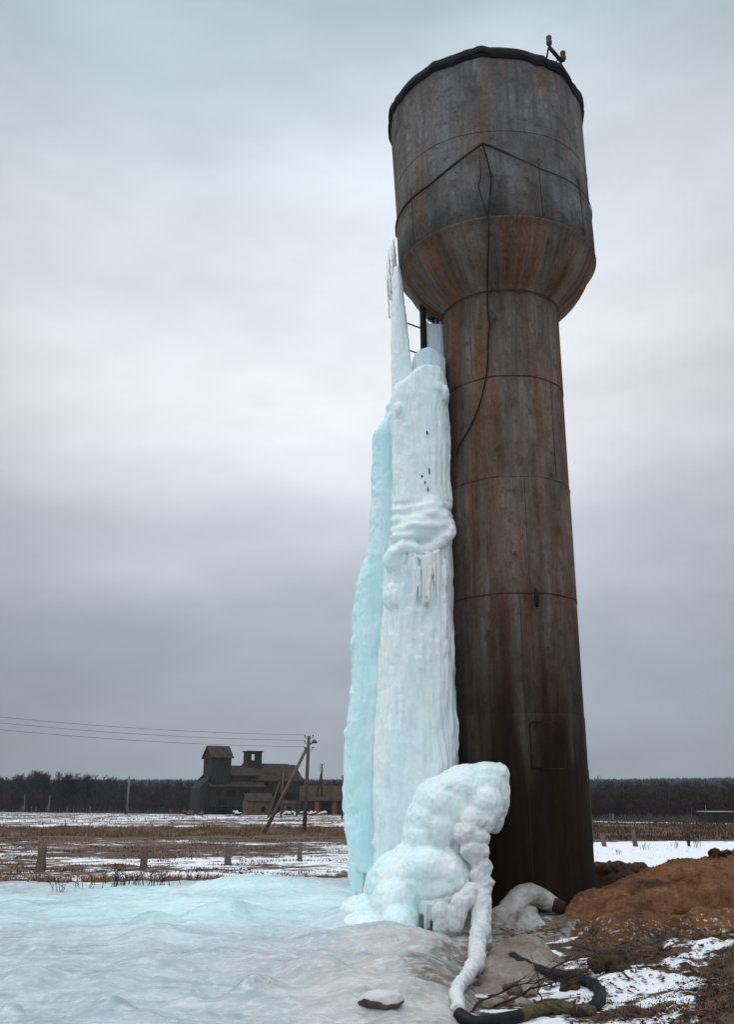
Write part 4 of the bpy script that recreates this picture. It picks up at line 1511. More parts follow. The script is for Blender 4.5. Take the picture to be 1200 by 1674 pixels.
# ------------------------------------------------------------------ dry grass and weeds (uncountable cover)
def grass(name, pts, hh, wd, mat_, lean=0.35):
    """pts: n x 3 roots; hh: heights. One mesh of bent blades."""
    n = len(pts)
    az = RNG.uniform(0, 2 * np.pi, n)
    wv = np.stack([np.cos(az), np.sin(az), np.zeros(n)], 1) * (wd * RNG.uniform(.6, 1.4, n))[:, None]
    ln = np.stack([RNG.normal(0, lean, n), RNG.normal(0, lean, n), np.zeros(n)], 1) * hh[:, None]
    up = np.stack([np.zeros(n), np.zeros(n), hh], 1)
    a = pts - wv; b_ = pts + wv
    c_ = pts + up * 0.6 + ln * 0.35 + wv * 0.6
    d_ = pts + up * 0.6 + ln * 0.35 - wv * 0.6
    e_ = pts + up + ln
    V = np.stack([a, b_, c_, d_, e_], 1).reshape(-1, 3)
    i = np.arange(n) * 5
    q = np.stack([i, i + 1, i + 2, i + 3], 1).tolist()
    tr = np.stack([i + 3, i + 2, i + 4], 1).tolist()
    o = mesh_obj(name, V, q + tr, mat_)
    return tag(o, kind='stuff')


def blades_mat(name, ca, cb):
    m, t, b = mat(name)
    c = rampn(t, obj_noise(t, 3.0, 4, .6), [(.35, (*ca, 1)), (.65, (*cb, 1))])
    t.links.new(c, b.inputs['Base Color'])
    b.inputs['Roughness'].default_value = .8
    b.inputs['Specular IOR Level'].default_value = 0.1
    return m


gm_red = blades_mat('dry_grass_red', (0.10, 0.056, 0.034), (0.27, 0.165, 0.10))
gm_dark = blades_mat('dry_grass_dark', (0.035, 0.022, 0.014), (0.11, 0.065, 0.038))
gm_moss = blades_mat('moss_grass', (0.016, 0.015, 0.006), (0.07, 0.058, 0.022))


def scatter(n, y0, y1, x0f, x1f, thr=0.0, sc=(0.5, 0.9), seedz=0.0):
    y = RNG.uniform(y0, y1, n)
    x = RNG.uniform(x0f, x1f, n) * y
    k = fbm(x * sc[0], y * sc[1], seedz, 3) > thr
    x, y = x[k], y[k]
    return np.stack([x, y, gh(x, y) - 0.02], 1)


# tufts among the posts
p1 = scatter(60000, 23, 33, -0.62, 0.02, 0.28, (0.9, 1.3), 1.0)
grass('dry_grass', p1, RNG.uniform(.06, .22, len(p1)), .010, gm_red)
p2 = scatter(60000, 33, 62, -0.62, 0.05, 0.22, (0.3, 0.8), 2.0)
grass('dry_grass', p2, RNG.uniform(.04, .14, len(p2)), .016, gm_dark)
p3 = scatter(40000, 63, 82, -0.62, 0.05, 0.0, (0.35, 0.4), 2.0)
grass('dry_grass', p3, RNG.uniform(.10, .30, len(p3)) * (1 + 1.6 * np.clip(fbm(p3[:, 0] * .5, p3[:, 1] * .3, 3, 4), -.4, 1)), .028, gm_red, .25)
p4 = scatter(26000, 90, 165, -0.6, 0.05, 0.30, (0.06, 0.5), 4.0)
grass('dry_grass', p4, RNG.uniform(.08, .28, len(p4)), .04, gm_red)
p5 = scatter(26000, 58, 105, 0.22, 0.62, -0.1, (0.2, 0.5), 5.0)
grass('dry_grass', p5, RNG.uniform(.10, .30, len(p5)), .03, gm_dark)
p6 = scatter(2600, 17.5, 56, 0.22, 0.60, 0.36, (0.8, 0.8), 6.0)
grass('dry_grass', p6, RNG.uniform(.06, .22, len(p6)), .008, gm_dark)
# turf on the right foreground bank
yy = RNG.uniform(7.2, 12.6, 60000); xx = RNG.uniform(0.22, 0.48, 60000) * yy
kk = (snow_mask(xx, yy) < 0.30 + 0.08 * RNG.normal(size=len(xx)))
xx, yy = xx[kk], yy[kk]
p7 = np.stack([xx, yy, gh(xx, yy) - 0.01], 1)
grass('moss_turf', p7, RNG.uniform(.008, .035, len(p7)), .004, gm_moss, .8)


# leaf and bark litter on the snowy bank
nl = 5200
yy = RNG.uniform(7.3, 12.6, nl); xx = RNG.uniform(0.13, 0.46, nl) * yy
kk = (fbm(xx * 1.3, yy * 1.3, 8.0, 3) > 0.0)
xx, yy = xx[kk], yy[kk]; nl = len(xx)
zz = np.maximum(gh(xx, yy), np.where(xx < .42 * (yy + 1), ice_h(xx, yy)[0], -9)) + .006
az = RNG.uniform(0, 6.28, nl); ll = RNG.uniform(.008, .035, nl); tl_ = RNG.uniform(-.012, .018, nl)
ca, sa = np.cos(az) * ll, np.sin(az) * ll
V = np.stack([np.stack([xx - ca, yy - sa, zz], 1), np.stack([xx + sa * .5, yy - ca * .5, zz + .004 + np.abs(tl_)], 1), np.stack([xx + ca, yy + sa, zz + np.abs(tl_)], 1), np.stack([xx - sa * .5, yy + ca * .5, zz + .004], 1)], 1).reshape(-1, 3)
i_ = np.arange(nl) * 4
o = mesh_obj('leaf_litter', V, np.stack([i_, i_ + 1, i_ + 2, i_ + 3], 1).tolist(), blades_mat('litter', (.035, .014, .009), (.13, .055, .03)))
tag(o, kind='stuff')


# countable weeds standing in the ice
def weed(q, h, seed, label, group='dry weeds poking through the ice edge', spread=.3, n=9):
    rnd = random.Random(seed)
    mb = MB()
    for i in range(n):
        a = rnd.uniform(0, 6.28)
        r0 = rnd.uniform(0, spread) if i % 2 else rnd.uniform(0, spread * .4)
        b0 = q + Vector((math.cos(a) * r0, math.sin(a) * r0 * 1.8, -.03))
        mb.tube([q - Vector((0, 0, .05)), b0 - Vector((0, 0, .03)), b0], [.006, .006, .006], 4)
        tp_ = b0 + Vector((rnd.uniform(-.3, .3) * h, rnd.uniform(-.2, .2) * h, h * rnd.uniform(.5, 1)))
        mid = b0.lerp(tp_, .5) + Vector((rnd.uniform(-.1, .1) * h, 0, 0))
        mb.tube([b0, mid, tp_], [.006, .005, .003], 4)
        for k in range(3):
            s = mid.lerp(tp_, rnd.random())
            mb.tube([s, s + Vector((rnd.uniform(-.3, .3) * h, 0, rnd.uniform(.1, .3) * h))], [.0045, .002], 4)
    o = mb.build('weed', M['twig'], None, False, tuple(q))
    return tag(o, label, 'weed', group)


wl = [(268, 1462, .30, 'sparse dry weed second from the left along the ice edge', .25, 8), (382, 1458, .42, 'thick dark dry weed clump at the ice edge left of the ice cushion', .5, 22), (198, 1456, .25, 'small branching dry weed leftmost on the ice edge', .2, 6),
      (440, 1452, .30, 'middle dry weed clump right of the thick dark one', .35, 12), (530, 1456, .34, 'wide dry weed clump beside the cyan ice cushion', .5, 18), (640, 1444, .0, '', 0, 0), (650, 1440, .30, '', .3, 10)]
wl = [(97, 1466, .26, 'small forked dry weed leftmost on the grey ice', .15, 5), (135, 1459, .26, 'sparse dry weed second from left on the ice edge', .25, 8), (190, 1456, .38, 'thick dark dry weed clump at the ice edge', .45, 22),
      (218, 1453, .26, 'low dry weed clump just right of the thick dark one', .3, 12), (262, 1455, .34, 'wide dry weed clump beside the rounded snow lump', .45, 22), (325, 1446, .28, 'thin dry weed rightmost on the ice edge', .3, 9)]
for i, (px, py, h, lb_, sp_, n_) in enumerate(wl):
    weed(G(px, py), h * 0.95, 40 + i, lb_, spread=sp_, n=n_ if n_ < 15 else 18)
wr = [(1012, 1396, .25, 'small reddish dry weed on the snow nearest the tower', .2, 10), (1055, 1388, .4, 'dry weed in the snow by the middle right post', .4, 9), (1105, 1385, .4, 'dry weed in the snow left of the right post', .4, 10), (1140, 1385, .5, 'tall dry weed in the snow right of the right post', .4, 12)]
for i, (px, py, h, lb_, sp_, n_) in enumerate(wr):
    weed(G(px, py), h, 60 + i, lb_, 'dry weeds on the right snow field', sp_, n_)

# ------------------------------------------------------------------ fence posts
def post(px, py_top, py_base, wpx, label, lean=0.0, m_='post', Y=None, grp='concrete fence posts of the field'):
    q = G(px, py_base) if Y is None else Vector((P(px, py_base, Y).x, Y, float(gh(P(px, py_base, Y).x, Y))))
    tpz = P(px, py_top, q.y)
    w = .84 * wpx * mpp(py_base, q.y) / 2
    h = tpz.z - q.z
    mb = MB()
    b0 = [(q.x - w, q.y - w, q.z - .15), (q.x + w, q.y - w, q.z - .15), (q.x + w, q.y + w, q.z - .15), (q.x - w, q.y + w, q.z - .15)]
    k = .88
    sh = lean * h
    t0 = [(q.x + sh - w * k, q.y - w * k, q.z + h), (q.x + sh + w * k, q.y - w * k, q.z + h - .03), (q.x + sh + w * k, q.y + w * k, q.z + h - .02), (q.x + sh - w * k, q.y + w * k, q.z + h)]
    mb.hexa([Vector(v) for v in b0 + t0])
    me = bmesh.new()
    o = mb.build('fence_post', M[m_], None, False, (q.x, q.y, q.z))
    me.from_mesh(o.data)
    bmesh.ops.subdivide_edges(me, edges=me.edges, cuts=5, use_grid_fill=True)
    co_ = np.array([v.co[:] for v in me.verts])
    dn = fbm(co_[:, 0] * 9 + px, co_[:, 1] * 9, co_[:, 2] * 9, 3) * 0.03
    for v, d in zip(me.verts, dn): v.co += Vector((d, d * .5, d * .6))
    me.to_mesh(o.data); me.free()
    return tag(o, label, 'fence post', grp)


post(65, 1384, 1424, 15, 'thick weathered fence post leftmost in the row left of the ice')
post(234, 1382, 1419, 13, 'weathered fence post second from left, standing by snow')
post(372, 1382, 1413, 12, 'weathered fence post third from left, in front of the mill field')
post(490, 1377, 1407, 9, 'slim weathered fence post nearest the frozen fall')
post(990, 1363, 1383, 8, 'short pale leaning fence post nearest the tower on the right', -.25)
post(1040, 1356, 1383, 8, 'brown fence post in the middle of the right snow field', -.1, 'wood_brown')
post(1127, 1362, 1383, 5, 'thin dark fence post right on the snow field', 0, 'wood_dark')

# ------------------------------------------------------------------ utility poles and lines
def pole_pts(px0, py0, px1, py1, Y):
    a = P(px0, py0, Y); c_ = P(px1, py1, Y)
    return a, c_


def pole(px0, py0, px1, py1, Y, r, m_, label, name='utility_pole', arms=True, brace=None, lamp=False, cat='utility pole'):
    a, c_ = pole_pts(px0, py0, px1, py1, Y)
    a = Vector((a.x, a.y, float(gh(a.x, a.y)) - .2))
    root = empty(name, (a.x, a.y, a.z + .2), label, cat, 'poles behind the field' if name == 'utility_pole' else None)
    mb = MB(); mb.tube([a, a.lerp(c_, .5), c_], [r, r * .9, r * .75], 10)
    mb.build('pole_shaft', M[m_], root, True)
    if brace:
        bx, by, tx, ty, yb = brace
        s = P(bx, by, yb); s.z = float(gh(s.x, s.y)) - .1
        e = P(tx, ty, Y)
        mb = MB(); mb.tube([s, e], [r * 1.0, r * .75], 10)
        mb.build('brace', M['wood_brown' if m_ == 'wood' else m_], root, True)
    if arms:
        for k, dz in enumerate((0.15, 0.55, 1.0)):
            z = c_.z - dz
            for s_ in (-1, 1):
                mb = MB()
                mb.tube([Vector((c_.x, c_.y, z)), Vector((c_.x + s_ * .28, c_.y - .05, z)), Vector((c_.x + s_ * .30, c_.y - .05, z + .12))], .02, 5)
                mb.blob((c_.x + s_ * .30, c_.y - .05, z + .16), (.05, .05, .07), None, 8, 6)
                mb.build('insulator', M['iron'], root, True)
    if lamp:
        mb = MB()
        e = P(514, 1212, Y)
        mb.tube([P(504, 1220, Y), P(510, 1214, Y)], .035, 6)
        l_ = mb.build('lamp_arm', M['iron'], root, True)
        mb = MB(); mb.lathe(e, [(.03, .14), (.10, .10), (.20, -.02), (.21, -.08), (.12, -.13)], 12, True)
        mb.build('lamp_head', M['stone'], l_, True)
    return root, c_


YP = 71.0
_, ptop = pole(497, 1362, 505, 1203, YP, .15, 'wood', 'tall grey utility pole with diagonal brace and street lamp near the frozen fall', brace=(430, 1361, 502, 1222, 69.5), lamp=True)
pole(459, 1327, 463, 1262, 120, .13, 'wood', 'smaller utility pole with long diagonal brace in front of the mill', brace=(438, 1313, 457, 1278, 122))
pole(526, 1300, 526, 1249, 140, .13, 'wood_dark', 'dark utility pole with short brace behind the low shed', brace=(512, 1290, 525, 1264, 140))
pole(485, 1312, 486, 1267, 130, .12, 'wood_dark', 'plain black pole without arms beside the mill', arms=False)
pole(559, 1337, 560, 1268, 110, .10, 'wood_dark', 'plain black pole close against the edge of the icefall', arms=False)
pole(207, 1326, 211, 1269, 150, .17, 'concrete', 'pale pole of the pair standing left of the mill', arms=False)
pole(205, 1322, 206, 1278, 155, .16, 'wood_dark', 'dark pole of the pair standing left of the mill', arms=False)
pole(79, 1327, 81, 1300, 165, .12, 'concrete', 'short pale pole before the woods at far left', arms=False)
pole(39, 1326, 40, 1299, 165, .09, 'concrete', 'thin pale post before the woods at the far left edge', arms=False)
pole(1003, 1346, 1003, 1330, 100, .07, 'concrete', 'small pale post before the woods right of the tower', arms=False)

# lines to a pole beyond the left edge
_, p2 = pole(-560, 1400, -560, 1095, 62, .15, 'wood', 'grey utility pole carrying the overhead lines outside the left edge')
for k, (dz, yl) in enumerate(((0.02, 1150), (0.42, 1162), (1.0, 1177))):
    a = ptop + Vector((-.30, -.05, .16 - 0.0 - (0.15, .55, 1.0)[k] + .06))
    z_ = (0.15, .55, 1.0)[k]
    e = Vector((p2.x + .3, p2.y - .05, p2.z - z_ + .2))
    # sag so that the line passes the photograph's left edge where it should
    pts = []
    for i in range(49):
        s = i / 48
        p = a.lerp(e, s)
        p.z -= 4 * 0.9 * s * (1 - s)
        pts.append(p)
    mb = MB(); mb.tube(pts, .015, 5)
    o = mb.build('power_line', M['wire'], None, False, tuple(a))
    tag(o, ('topmost', 'middle', 'lowest')[k] + ' of the three overhead wires running left from the braced utility pole', 'power line', 'overhead wires')

# ------------------------------------------------------------------ grain mill
mill_mat = simple('mill_boards', (0.008, 0.0065, 0.006), (0.048, 0.040, 0.034), 3.0, (2.5, 2.5, .25))
mill_roof = simple('mill_roof', (0.018, 0.013, 0.009), (0.062, 0.043, 0.028), 1.4, (1, 1, .4))
mill_pale = simple('mill_plaster', (0.055, 0.042, 0.032), (0.13, 0.10, 0.075), 1.6)
brick_red = simple('rusty_door_paint', (0.12, 0.05, 0.025), (0.24, 0.10, 0.045), 2)
hole = simple('dark_opening', (0.004, 0.004, 0.004), (0.010, 0.009, 0.009), 2)
AL = R(28)


class Frame:
    """Local building frame: s along the front, d deep, z up. Origin at the near left corner."""
    def __init__(s, px, py, Y, al=AL):
        s.o = P(px, py, Y)
        s.o.z = float(gh(s.o.x, s.o.y)) - .05
        s.a = Vector((math.cos(al), math.sin(al), 0))
        s.b = Vector((-math.sin(al), math.cos(al), 0))

    def __call__(s, x, d, z): return s.o + s.a * x + s.b * d + Vector((0, 0, z))

    def box(s, mb, x0, x1, d0, d1, z0, z1):
        mb.hexa([s(x0, d0, z0), s(x1, d0, z0), s(x1, d1, z0), s(x0, d1, z0), s(x0, d0, z1), s(x1, d0, z1), s(x1, d1, z1), s(x0, d1, z1)])

    def gable(s, mb, x0, x1, d0, d1, z0, ze, zr):
        dm = (d0 + d1) / 2
        v = [s(x0, d0, z0), s(x1, d0, z0), s(x1, d1, z0), s(x0, d1, z0), s(x0, d0, ze), s(x1, d0, ze), s(x1, d1, ze), s(x0, d1, ze), s(x0, dm, zr), s(x1, dm, zr)]
        mb.add(v, [(3, 2, 1, 0), (0, 1, 5, 4), (2, 3, 7, 6), (3, 0, 4, 8, 7), (1, 2, 6, 9, 5), (4, 5, 9, 8), (6, 7, 8, 9)])

    def roof(s, mb, x0, x1, d0, d1, ze, zr, o=.3, th=.14, hip=0.0):
        dm = (d0 + d1) / 2
        sl = (zr - ze) / (dm - d0)
        for sd in (0, 1):
            de = d0 - o if sd == 0 else d1 + o
            zz = ze - o * sl
            v = [s(x0 - o, de, zz), s(x1 + o, de, zz), s(x1 + o - hip, dm, zr), s(x0 - o, dm, zr)]
            lo_ = [p + Vector((0, 0, .02)) for p in v]
            hi_ = [p + Vector((0, 0, th)) for p in v]
            if sd: lo_.reverse(); hi_.reverse()
            mb.hexa(lo_ + hi_)


YM = 149.0
fr = Frame(342, 1327, YM)
u = mpp(1300, YM)       # metres per pixel there
mill = empty('grain_mill', fr.o, 'dark old grain mill with a gabled tower and long brown roofs in the distance', 'mill')
mb = MB()
fr.gable(mb, 0, 8.6, 0, 5.8, 0, 4.15, 5.9)
mb.build('wall', mill_mat, mill)
mb = MB(); fr.roof(mb, 0, 8.6, 0, 5.8, 4.15, 5.9)
# lean-to slope on the left gable
mb.build('roof', mill_roof, mill)
mb = MB(); fr.gable(mb, 0.15, 3.3, 0.3, 4.3, 4.5, 8.5, 10.1)
tw = mb.build('tower', mill_mat, mill)
mb = MB(); fr.roof(mb, 0.15, 3.3, 0.3, 4.3, 8.5, 10.1, .3)
mb.build('tower_roof', mill_roof, tw)
mb = MB()
fr.gable(mb, 7.0, 16.0, 1.0, 8.0, 0.0, 5.1, 7.6)
mb.build('wall', mill_mat, mill)
mb = MB(); fr.roof(mb, 7.0, 16.0, 1.0, 8.0, 5.1, 7.6, .3, .14, 1.6)
mb.build('roof', mill_roof, mill)
mb = MB(); fr.gable(mb, 3.0, 8.0, 1.0, 6.4, 4.0, 5.8, 7.2)
mb.build('wall', mill_mat, mill)
mb = MB(); fr.roof(mb, 3.0, 8.0, 1.0, 6.4, 5.8, 7.2)
mb.build('roof', mill_roof, mill)
# turret with an open window through it
mb = MB()
x0, x1, d0, d1, z0, z1 = 7.2, 9.6, 3.4, 5.4, 6.2, 9.5
for dd0, dd1, wa, wb in ((d1 - .12, d1, 1.35, 2.05), (d0, d0 + .12, .55, 1.15)):
    fr.box(mb, x0, x1, dd0, dd1, z0, 8.2)
    fr.box(mb, x0, x0 + wa, dd0, dd1, 8.202, z1)
    fr.box(mb, x0 + wb, x1, dd0, dd1, 8.202, z1)
    fr.box(mb, x0 + wa + .002, x0 + wb - .002, dd0, dd1, 9.2, z1)
fr.box(mb, x0, x0 + .12, d0 + .12, d1 - .12, z0, z1)
fr.box(mb, x1 - .12, x1, d0 + .12, d1 - .12, z0, z1)
tu = mb.build('turret', mill_mat, mill)
mb = MB(); fr.box(mb, x0 - .2, x1 + .2, d0 - .2, d1 + .2, z1 + .003, z1 + .16)
mb.build('turret_roof', mill_roof, tu)
for x, z, w, h, d in ((3.3, 3.05, .75, .45, 0), (5.6, 3.05, .75, .45, 0), (9.6, 4.35, .35, .45, 1.0), (13.0, 4.35, .35, .3, 1.0), (1.2, 3.1, .3, .3, 0), (7.6, 1.6, .35, .8, 0), (2.0, 1.2, .6, .9, 0)):
    mb = MB(); fr.box(mb, x - w, x + w, d - .05, d + .05, z - h, z + h)
    win = mb.build('window', hole, mill)
    mb = MB()
    fr.box(mb, x - w - .1, x + w + .1, d - .13, d - .052, z - h - .09, z - h - .003)
    mb.build('sill', mill_mat, win)
mb = MB(); mb.box(fr(.10, 2.5, 7.9), (.12, .35, .4), Matrix.Rotation(AL, 3, 'Z'))
mb.build('window', hole, tw)
# dark open bay at right and its posts
mb = MB(); fr.box(mb, 8.7, 15.8, .93, 1.05, .1, 3.2); mb.build('open_bay', hole, mill)
# loading dock roof along the front left
mb = MB(); fr.box(mb, 0, 8.4, -1.6, -.35, 1.15, 1.3)
for x in (.3, 2.8, 5.4, 8.0): fr.box(mb, x - .08, x + .08, -1.5, -1.35, 0, 1.149)
mb.build('loading_dock', mill_mat, mill)
# left lean-to
mb = MB()
v = [fr(-1.5, .6, 0), fr(-.02, .6, 0), fr(-.02, 5.2, 0), fr(-1.5, 5.2, 0), fr(-1.5, .6, 3.9), fr(-.02, .6, 5.6), fr(-.02, 5.2, 5.6), fr(-1.5, 5.2, 3.9)]
mb.hexa(v); mb.build('lean_to', mill_mat, mill)

for k, (px, py, w_, h_, lb_) in enumerate(((315, 1331, 1.4, .7, 'low heap of dark rubble at the left corner of the mill'), (388, 1331, .5, .7, 'small pale heap lying before the mill loading dock'), (470, 1334, 1.2, .5, 'low pale rubble heap right of the braced far pole'), (512, 1336, 1.8, .55, 'snow dusted rubble heap before the long shed'))):
    q = Vector((P(px, py, 138).x, 138, 0)); q.z = float(gh(q.x, q.y))
    mb = MB()
    for i in range(22):
        mb.blob(q + Vector((random.uniform(-w_, w_), random.uniform(-.4, .4), random.uniform(0, h_ * .7))), (random.uniform(.15, .4), .3, random.uniform(.1, .3)), None, 7, 5)
    o = ice_build('rubble_heap', mb, M['stone_snow'] if k else M['stone'], None, .06, 0, None, origin=tuple(q))
    tag(o, lb_, 'rubble heap')

# pale annex hut in front
fa = Frame(404, 1331, 140, R(20))
annex = empty('pale_hut', fa.o, 'small pale plastered hut with a brown roof in front of the mill', 'hut')
mb = MB(); fa.gable(mb, 0, 3.6, 0, 3.2, 0, 2.0, 2.9); mb.build('wall', mill_pale, annex)
mb = MB(); fa.roof(mb, 0, 3.6, 0, 3.2, 2.0, 2.9, .25); mb.build('roof', mill_roof, annex)
mb = MB(); fa.box(mb, 2.0, 2.6, -.04, .02, .5, 1.2); mb.build('window', hole, annex)
fa = Frame(463, 1329, 142, R(6))
hut = empty('grey_hut', fa.o, 'small grey hut with a dark doorway right of the mill', 'hut')
mb = MB(); fa.gable(mb, 0, 2.4, 0, 2.5, 0, 1.5, 1.9); mb.build('wall', simple('hut_grey', (0.05, .045, .045), (.10, .09, .09), 2), hut)
mb = MB(); fa.roof(mb, 0, 2.4, 0, 2.5, 1.5, 1.9, .12); mb.build('roof', mill_roof, hut)
mb = MB(); fa.box(mb, .5, 1.1, -.04, .02, .05, 1.2); mb.build('door', hole, hut)
# long low shed with rusty doors
fs = Frame(492, 1333, 139, R(4))
shed = empty('long_shed', fs.o, 'long low dark shed with rusty orange doors between mill and icefall', 'shed')
mb = MB(); fs.gable(mb, 0, 10, 0, 7, 0, 2.0, 3.9); mb.build('wall', mill_mat, shed)
mb = MB(); fs.roof(mb, 0, 10, 0, 7, 2.0, 3.9, .3); mb.build('roof', mill_roof, shed)
for x in (2.2, 4.7, 6.2):
    mb = MB(); fs.box(mb, x - .32, x + .32, -.06, .03, .05, 1.85)
    mb.build('door', brick_red, shed)
mb = MB(); fs.box(mb, 2.9, 4.1, -.06, .03, .3, 1.7); mb.build('gate', hole, shed)
# small far hut at right with a snowy roof
fb = Frame(1160, 1352, 98, R(4))
fh = empty('woodland_hut', fb.o, 'dark hut with a pale snow dusted roof edge before the woods at far right', 'hut')
mb = MB(); fb.box(mb, 0, 2.6, 0, 2.4, 0, 1.05); mb.build('wall', mill_mat, fh)
mb = MB(); fb.box(mb, -.1, 2.7, -.1, 2.5, 1.053, 1.12); mb.build('roof', simple('snowy_tin', (.25, .26, .28), (.4, .4, .42), 2), fh)
mb = MB(); mb.tube([fb(.1, .6, 1.1), fb(.1, .6, 1.7)], .04, 6); mb.build('stovepipe', M['concrete'], fh)

# ------------------------------------------------------------------ woods
def tree_geo(V, Fq, x, y, z, h, rnd, twigs=46, spread=.32):
    """Bare deciduous tree: tapered trunk, limbs, sprays of fine twigs (triangles)."""
    def quad(p, q, r0, r1):
        b0 = len(V)
        d = (q - p)
        ax = Vector((1, 0, 0)); ay = Vector((0, 1, 0))
        for c_, r in ((p, r0), (q, r1)):
            V.append(tuple(c_ + ax * r)); V.append(tuple(c_ - ax * r * .5 + ay * r)); V.append(tuple(c_ - ax * r * .5 - ay * r))
        for k in range(3):
            k2 = (k + 1) % 3
            Fq.append((b0 + k, b0 + k2, b0 + 3 + k2, b0 + 3 + k))
    base = Vector((x, y, z - .2))
    topv = Vector((x + rnd.uniform(-.3, .3), y, z + h))
    quad(base, base.lerp(topv, .5), h * .014, h * .010)
    quad(base.lerp(topv, .5), topv, h * .010, h * .002)
    for i in range(twigs):
        s = rnd.uniform(.22, .98)
        p = base.lerp(topv, s)
        a = rnd.uniform(0, 6.28)
        l = h * spread * (1.15 - s) * rnd.uniform(.5, 1.2) + .2
        e = p + Vector((math.cos(a) * l, math.sin(a) * l, l * rnd.uniform(.5, 1.5)))
        b0 = len(V)
        w = .04 + .004 * h
        V.append(tuple(p + Vector((0, 0, -w)))); V.append(tuple(p + Vector((0, 0, w)))); V.append(tuple(e))
        Fq.append((b0, b0 + 1, b0 + 2))
        for k in range(3):
            m_ = p.lerp(e, rnd.uniform(.3, .9))
            e2 = m_ + Vector((rnd.uniform(-1, 1), rnd.uniform(-1, 1), rnd.uniform(.0, 1.2))) * l * .5
            b0 = len(V)
            V.append(tuple(m_ + Vector((.05, 0, 0)))); V.append(tuple(m_ - Vector((.05, 0, 0)))); V.append(tuple(e2))
            Fq.append((b0, b0 + 1, b0 + 2))


wood_mat = simple('bare_wood', (0.012, 0.009, 0.009), (0.034, 0.024, 0.022), .12)
wood_red = simple('bare_wood_reddish', (0.018, 0.010, 0.008), (0.048, 0.028, 0.022), .12)
conif = simple('spruce', (0.010, 0.014, 0.015), (0.026, 0.032, 0.032), .02)
birch = simple('birch_bark', (0.10, 0.085, 0.075), (0.20, 0.17, 0.15), .5)
rnd = random.Random(5)
V, Fq = [], []
for i in range(620):
    y = rnd.uniform(182, 260)
    x = rnd.uniform(-.55, .02) * y
    h = rnd.uniform(5.0, 6.4) + (0.9 if x < -.26 * y else -0.6)
    tree_geo(V, Fq, x, y, float(gh(x, y)), h, rnd, 34)
o = mesh_obj('woods', V, Fq, wood_mat); tag(o, kind='stuff')
# undergrowth that closes the foot of the woods
V, Fq = [], []
for i in range(900):
    y = rnd.uniform(172, 215); x = rnd.uniform(-.55, .03) * y
    tree_geo(V, Fq, x, y, float(gh(x, y)), rnd.uniform(1.5, 3.8), rnd, 18, .6)
for i in range(700):
    y = rnd.uniform(112, 150); x = rnd.uniform(.2, .55) * y
    tree_geo(V, Fq, x, y, float(gh(x, y)), rnd.uniform(1.0, 2.6), rnd, 18, .6)
o = mesh_obj('undergrowth', V, Fq, wood_red); tag(o, kind='stuff')
V, Fq = [], []
for i in range(330):
    y = rnd.uniform(125, 210); x = rnd.uniform(.2, .55) * y
    tree_geo(V, Fq, x, y, float(gh(x, y)), rnd.uniform(3.0, 4.8) * y / 150, rnd, 34)
o = mesh_obj('woods', V, Fq, wood_red); tag(o, kind='stuff')
V, Fq = [], []
for i in range(70):
    y = rnd.uniform(118, 175)
    x = rnd.uniform(.22, .5) * y if i % 3 else rnd.uniform(-.5, -.05) * (y + 62)
    if i % 3 == 0: y += 62
    h_ = rnd.uniform(2.6, 4.6)
    b0 = Vector((x, y, float(gh(x, y)) - .1)); e_ = b0 + Vector((rnd.uniform(-.25, .25), 0, h_))
    n0 = len(V)
    for c_, r_ in ((b0, .055), (e_, .02)):
        for dx, dy in ((-1, -1), (1, -1), (0, 1)): V.append((c_.x + dx * r_, c_.y + dy * r_, c_.z))
    for k in range(3): Fq.append((n0 + k, n0 + (k + 1) % 3, n0 + 3 + (k + 1) % 3, n0 + 3 + k))
o = mesh_obj('birch_stems', V, Fq, simple('birch_far', (.05, .038, .033), (.12, .095, .085), .5)); tag(o, kind='stuff')
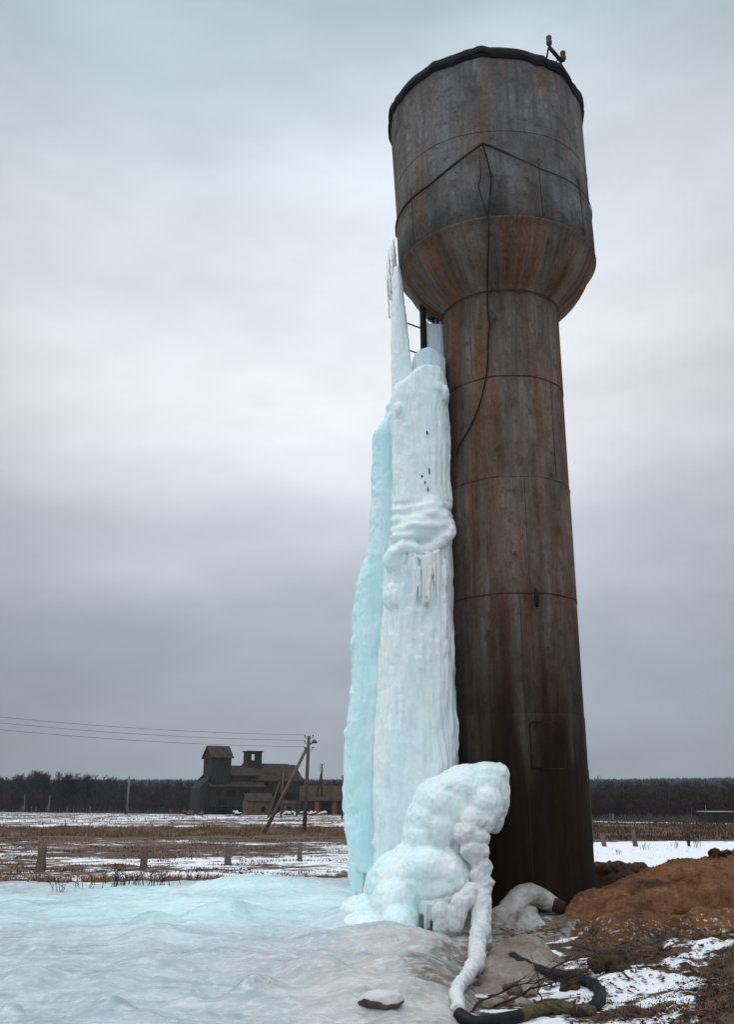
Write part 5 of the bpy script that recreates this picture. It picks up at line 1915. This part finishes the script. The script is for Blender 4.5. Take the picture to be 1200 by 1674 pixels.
# spruce forest over the hills
V, Fq = [], []
rr = np.random.default_rng(3)
for i in range(9000):
    y = 300 + 640 * rr.random() ** .6
    x = rr.uniform(-.52, .52) * y
    if abs(x / y - .16) < .03 and False: continue
    z = float(gh(x, y)); h = rr.uniform(6.8, 8.6); w = h * rr.uniform(.2, .34)
    b0 = len(V)
    V.append((x, y, z + h))
    for k in range(5):
        a = 6.283 * k / 5 + rr.uniform(-.3, .3)
        V.append((x + w * math.cos(a) * rr.uniform(.7, 1.2), y + w * math.sin(a), z + rr.uniform(-.5, 1)))
    for k in range(5):
        Fq.append((b0, b0 + 1 + k, b0 + 1 + (k + 1) % 5))
o = mesh_obj('spruce_forest', V, Fq, conif); tag(o, kind='stuff')

# single trees one can tell apart
tl = [(25, 1324, 1270, 190, 'leftmost bare tree rising above the wood at far left', wood_mat), (52, 1324, 1264, 188, 'tallest bare round tree above the wood, left', wood_mat), (65, 1324, 1266, 186, 'bushy bare tree just right of the tallest one', wood_mat),
      (105, 1324, 1269, 186, 'bare tree with a rounded crown in the middle of the left wood', wood_mat), (138, 1324, 1270, 184, 'rightmost bare round crown of the left wood', wood_mat),
      (1040, 1348, 1300, 118, 'slim pale trunk birch behind the middle fence post', birch), (1075, 1350, 1296, 120, 'slim reddish bare tree left of the pale birch', wood_red), (1133, 1350, 1288, 116, 'pale forked birch before the woods near the hut', birch)]
for px, pb, pt, Y_, lb_, mm in tl:
    x = P(px, pb, Y_).x
    z = float(gh(x, Y_)); h = P(px, pt, Y_).z - z
    root = empty('bare_tree', (x, Y_, z), lb_, 'tree', 'single bare trees before the woods')
    V, Fq = [], []
    tree_geo(V, Fq, x, Y_, z, h, rnd, 260 if Y_ > 150 else 50, .42 if Y_ > 150 else .28)
    # first 2 prisms are the trunk
    mesh_obj('trunk', V[:12], Fq[:6], mm, root)
    mesh_obj('crown', V[12:], [tuple(i - 12 for i in f) for f in Fq[6:]], wood_red if mm is birch else mm, root)

# ------------------------------------------------------------------ air
hm = bpy.data.materials.new('haze')
hm.use_nodes = True
ht = hm.node_tree
ht.nodes.remove(ht.nodes['Principled BSDF'])
pv = ht.nodes.new('ShaderNodeVolumePrincipled')
pv.inputs['Color'].default_value = (0.80, 0.88, 0.97, 1)
pv.inputs['Density'].default_value = 0.00022
pv.inputs['Anisotropy'].default_value = 0.2
ht.links.new(pv.outputs[0], ht.nodes['Material Output'].inputs['Volume'])
mb = MB(); mb.hexa([Vector(v) for v in ((-3600, -60, -12), (3600, -60, -12), (3600, 2700, -12), (-3600, 2700, -12), (-3600, -60, 40), (3600, -60, 40), (3600, 2700, 40), (-3600, 2700, 40))])
hz = mb.build('haze', hm)
tag(hz, kind='stuff')
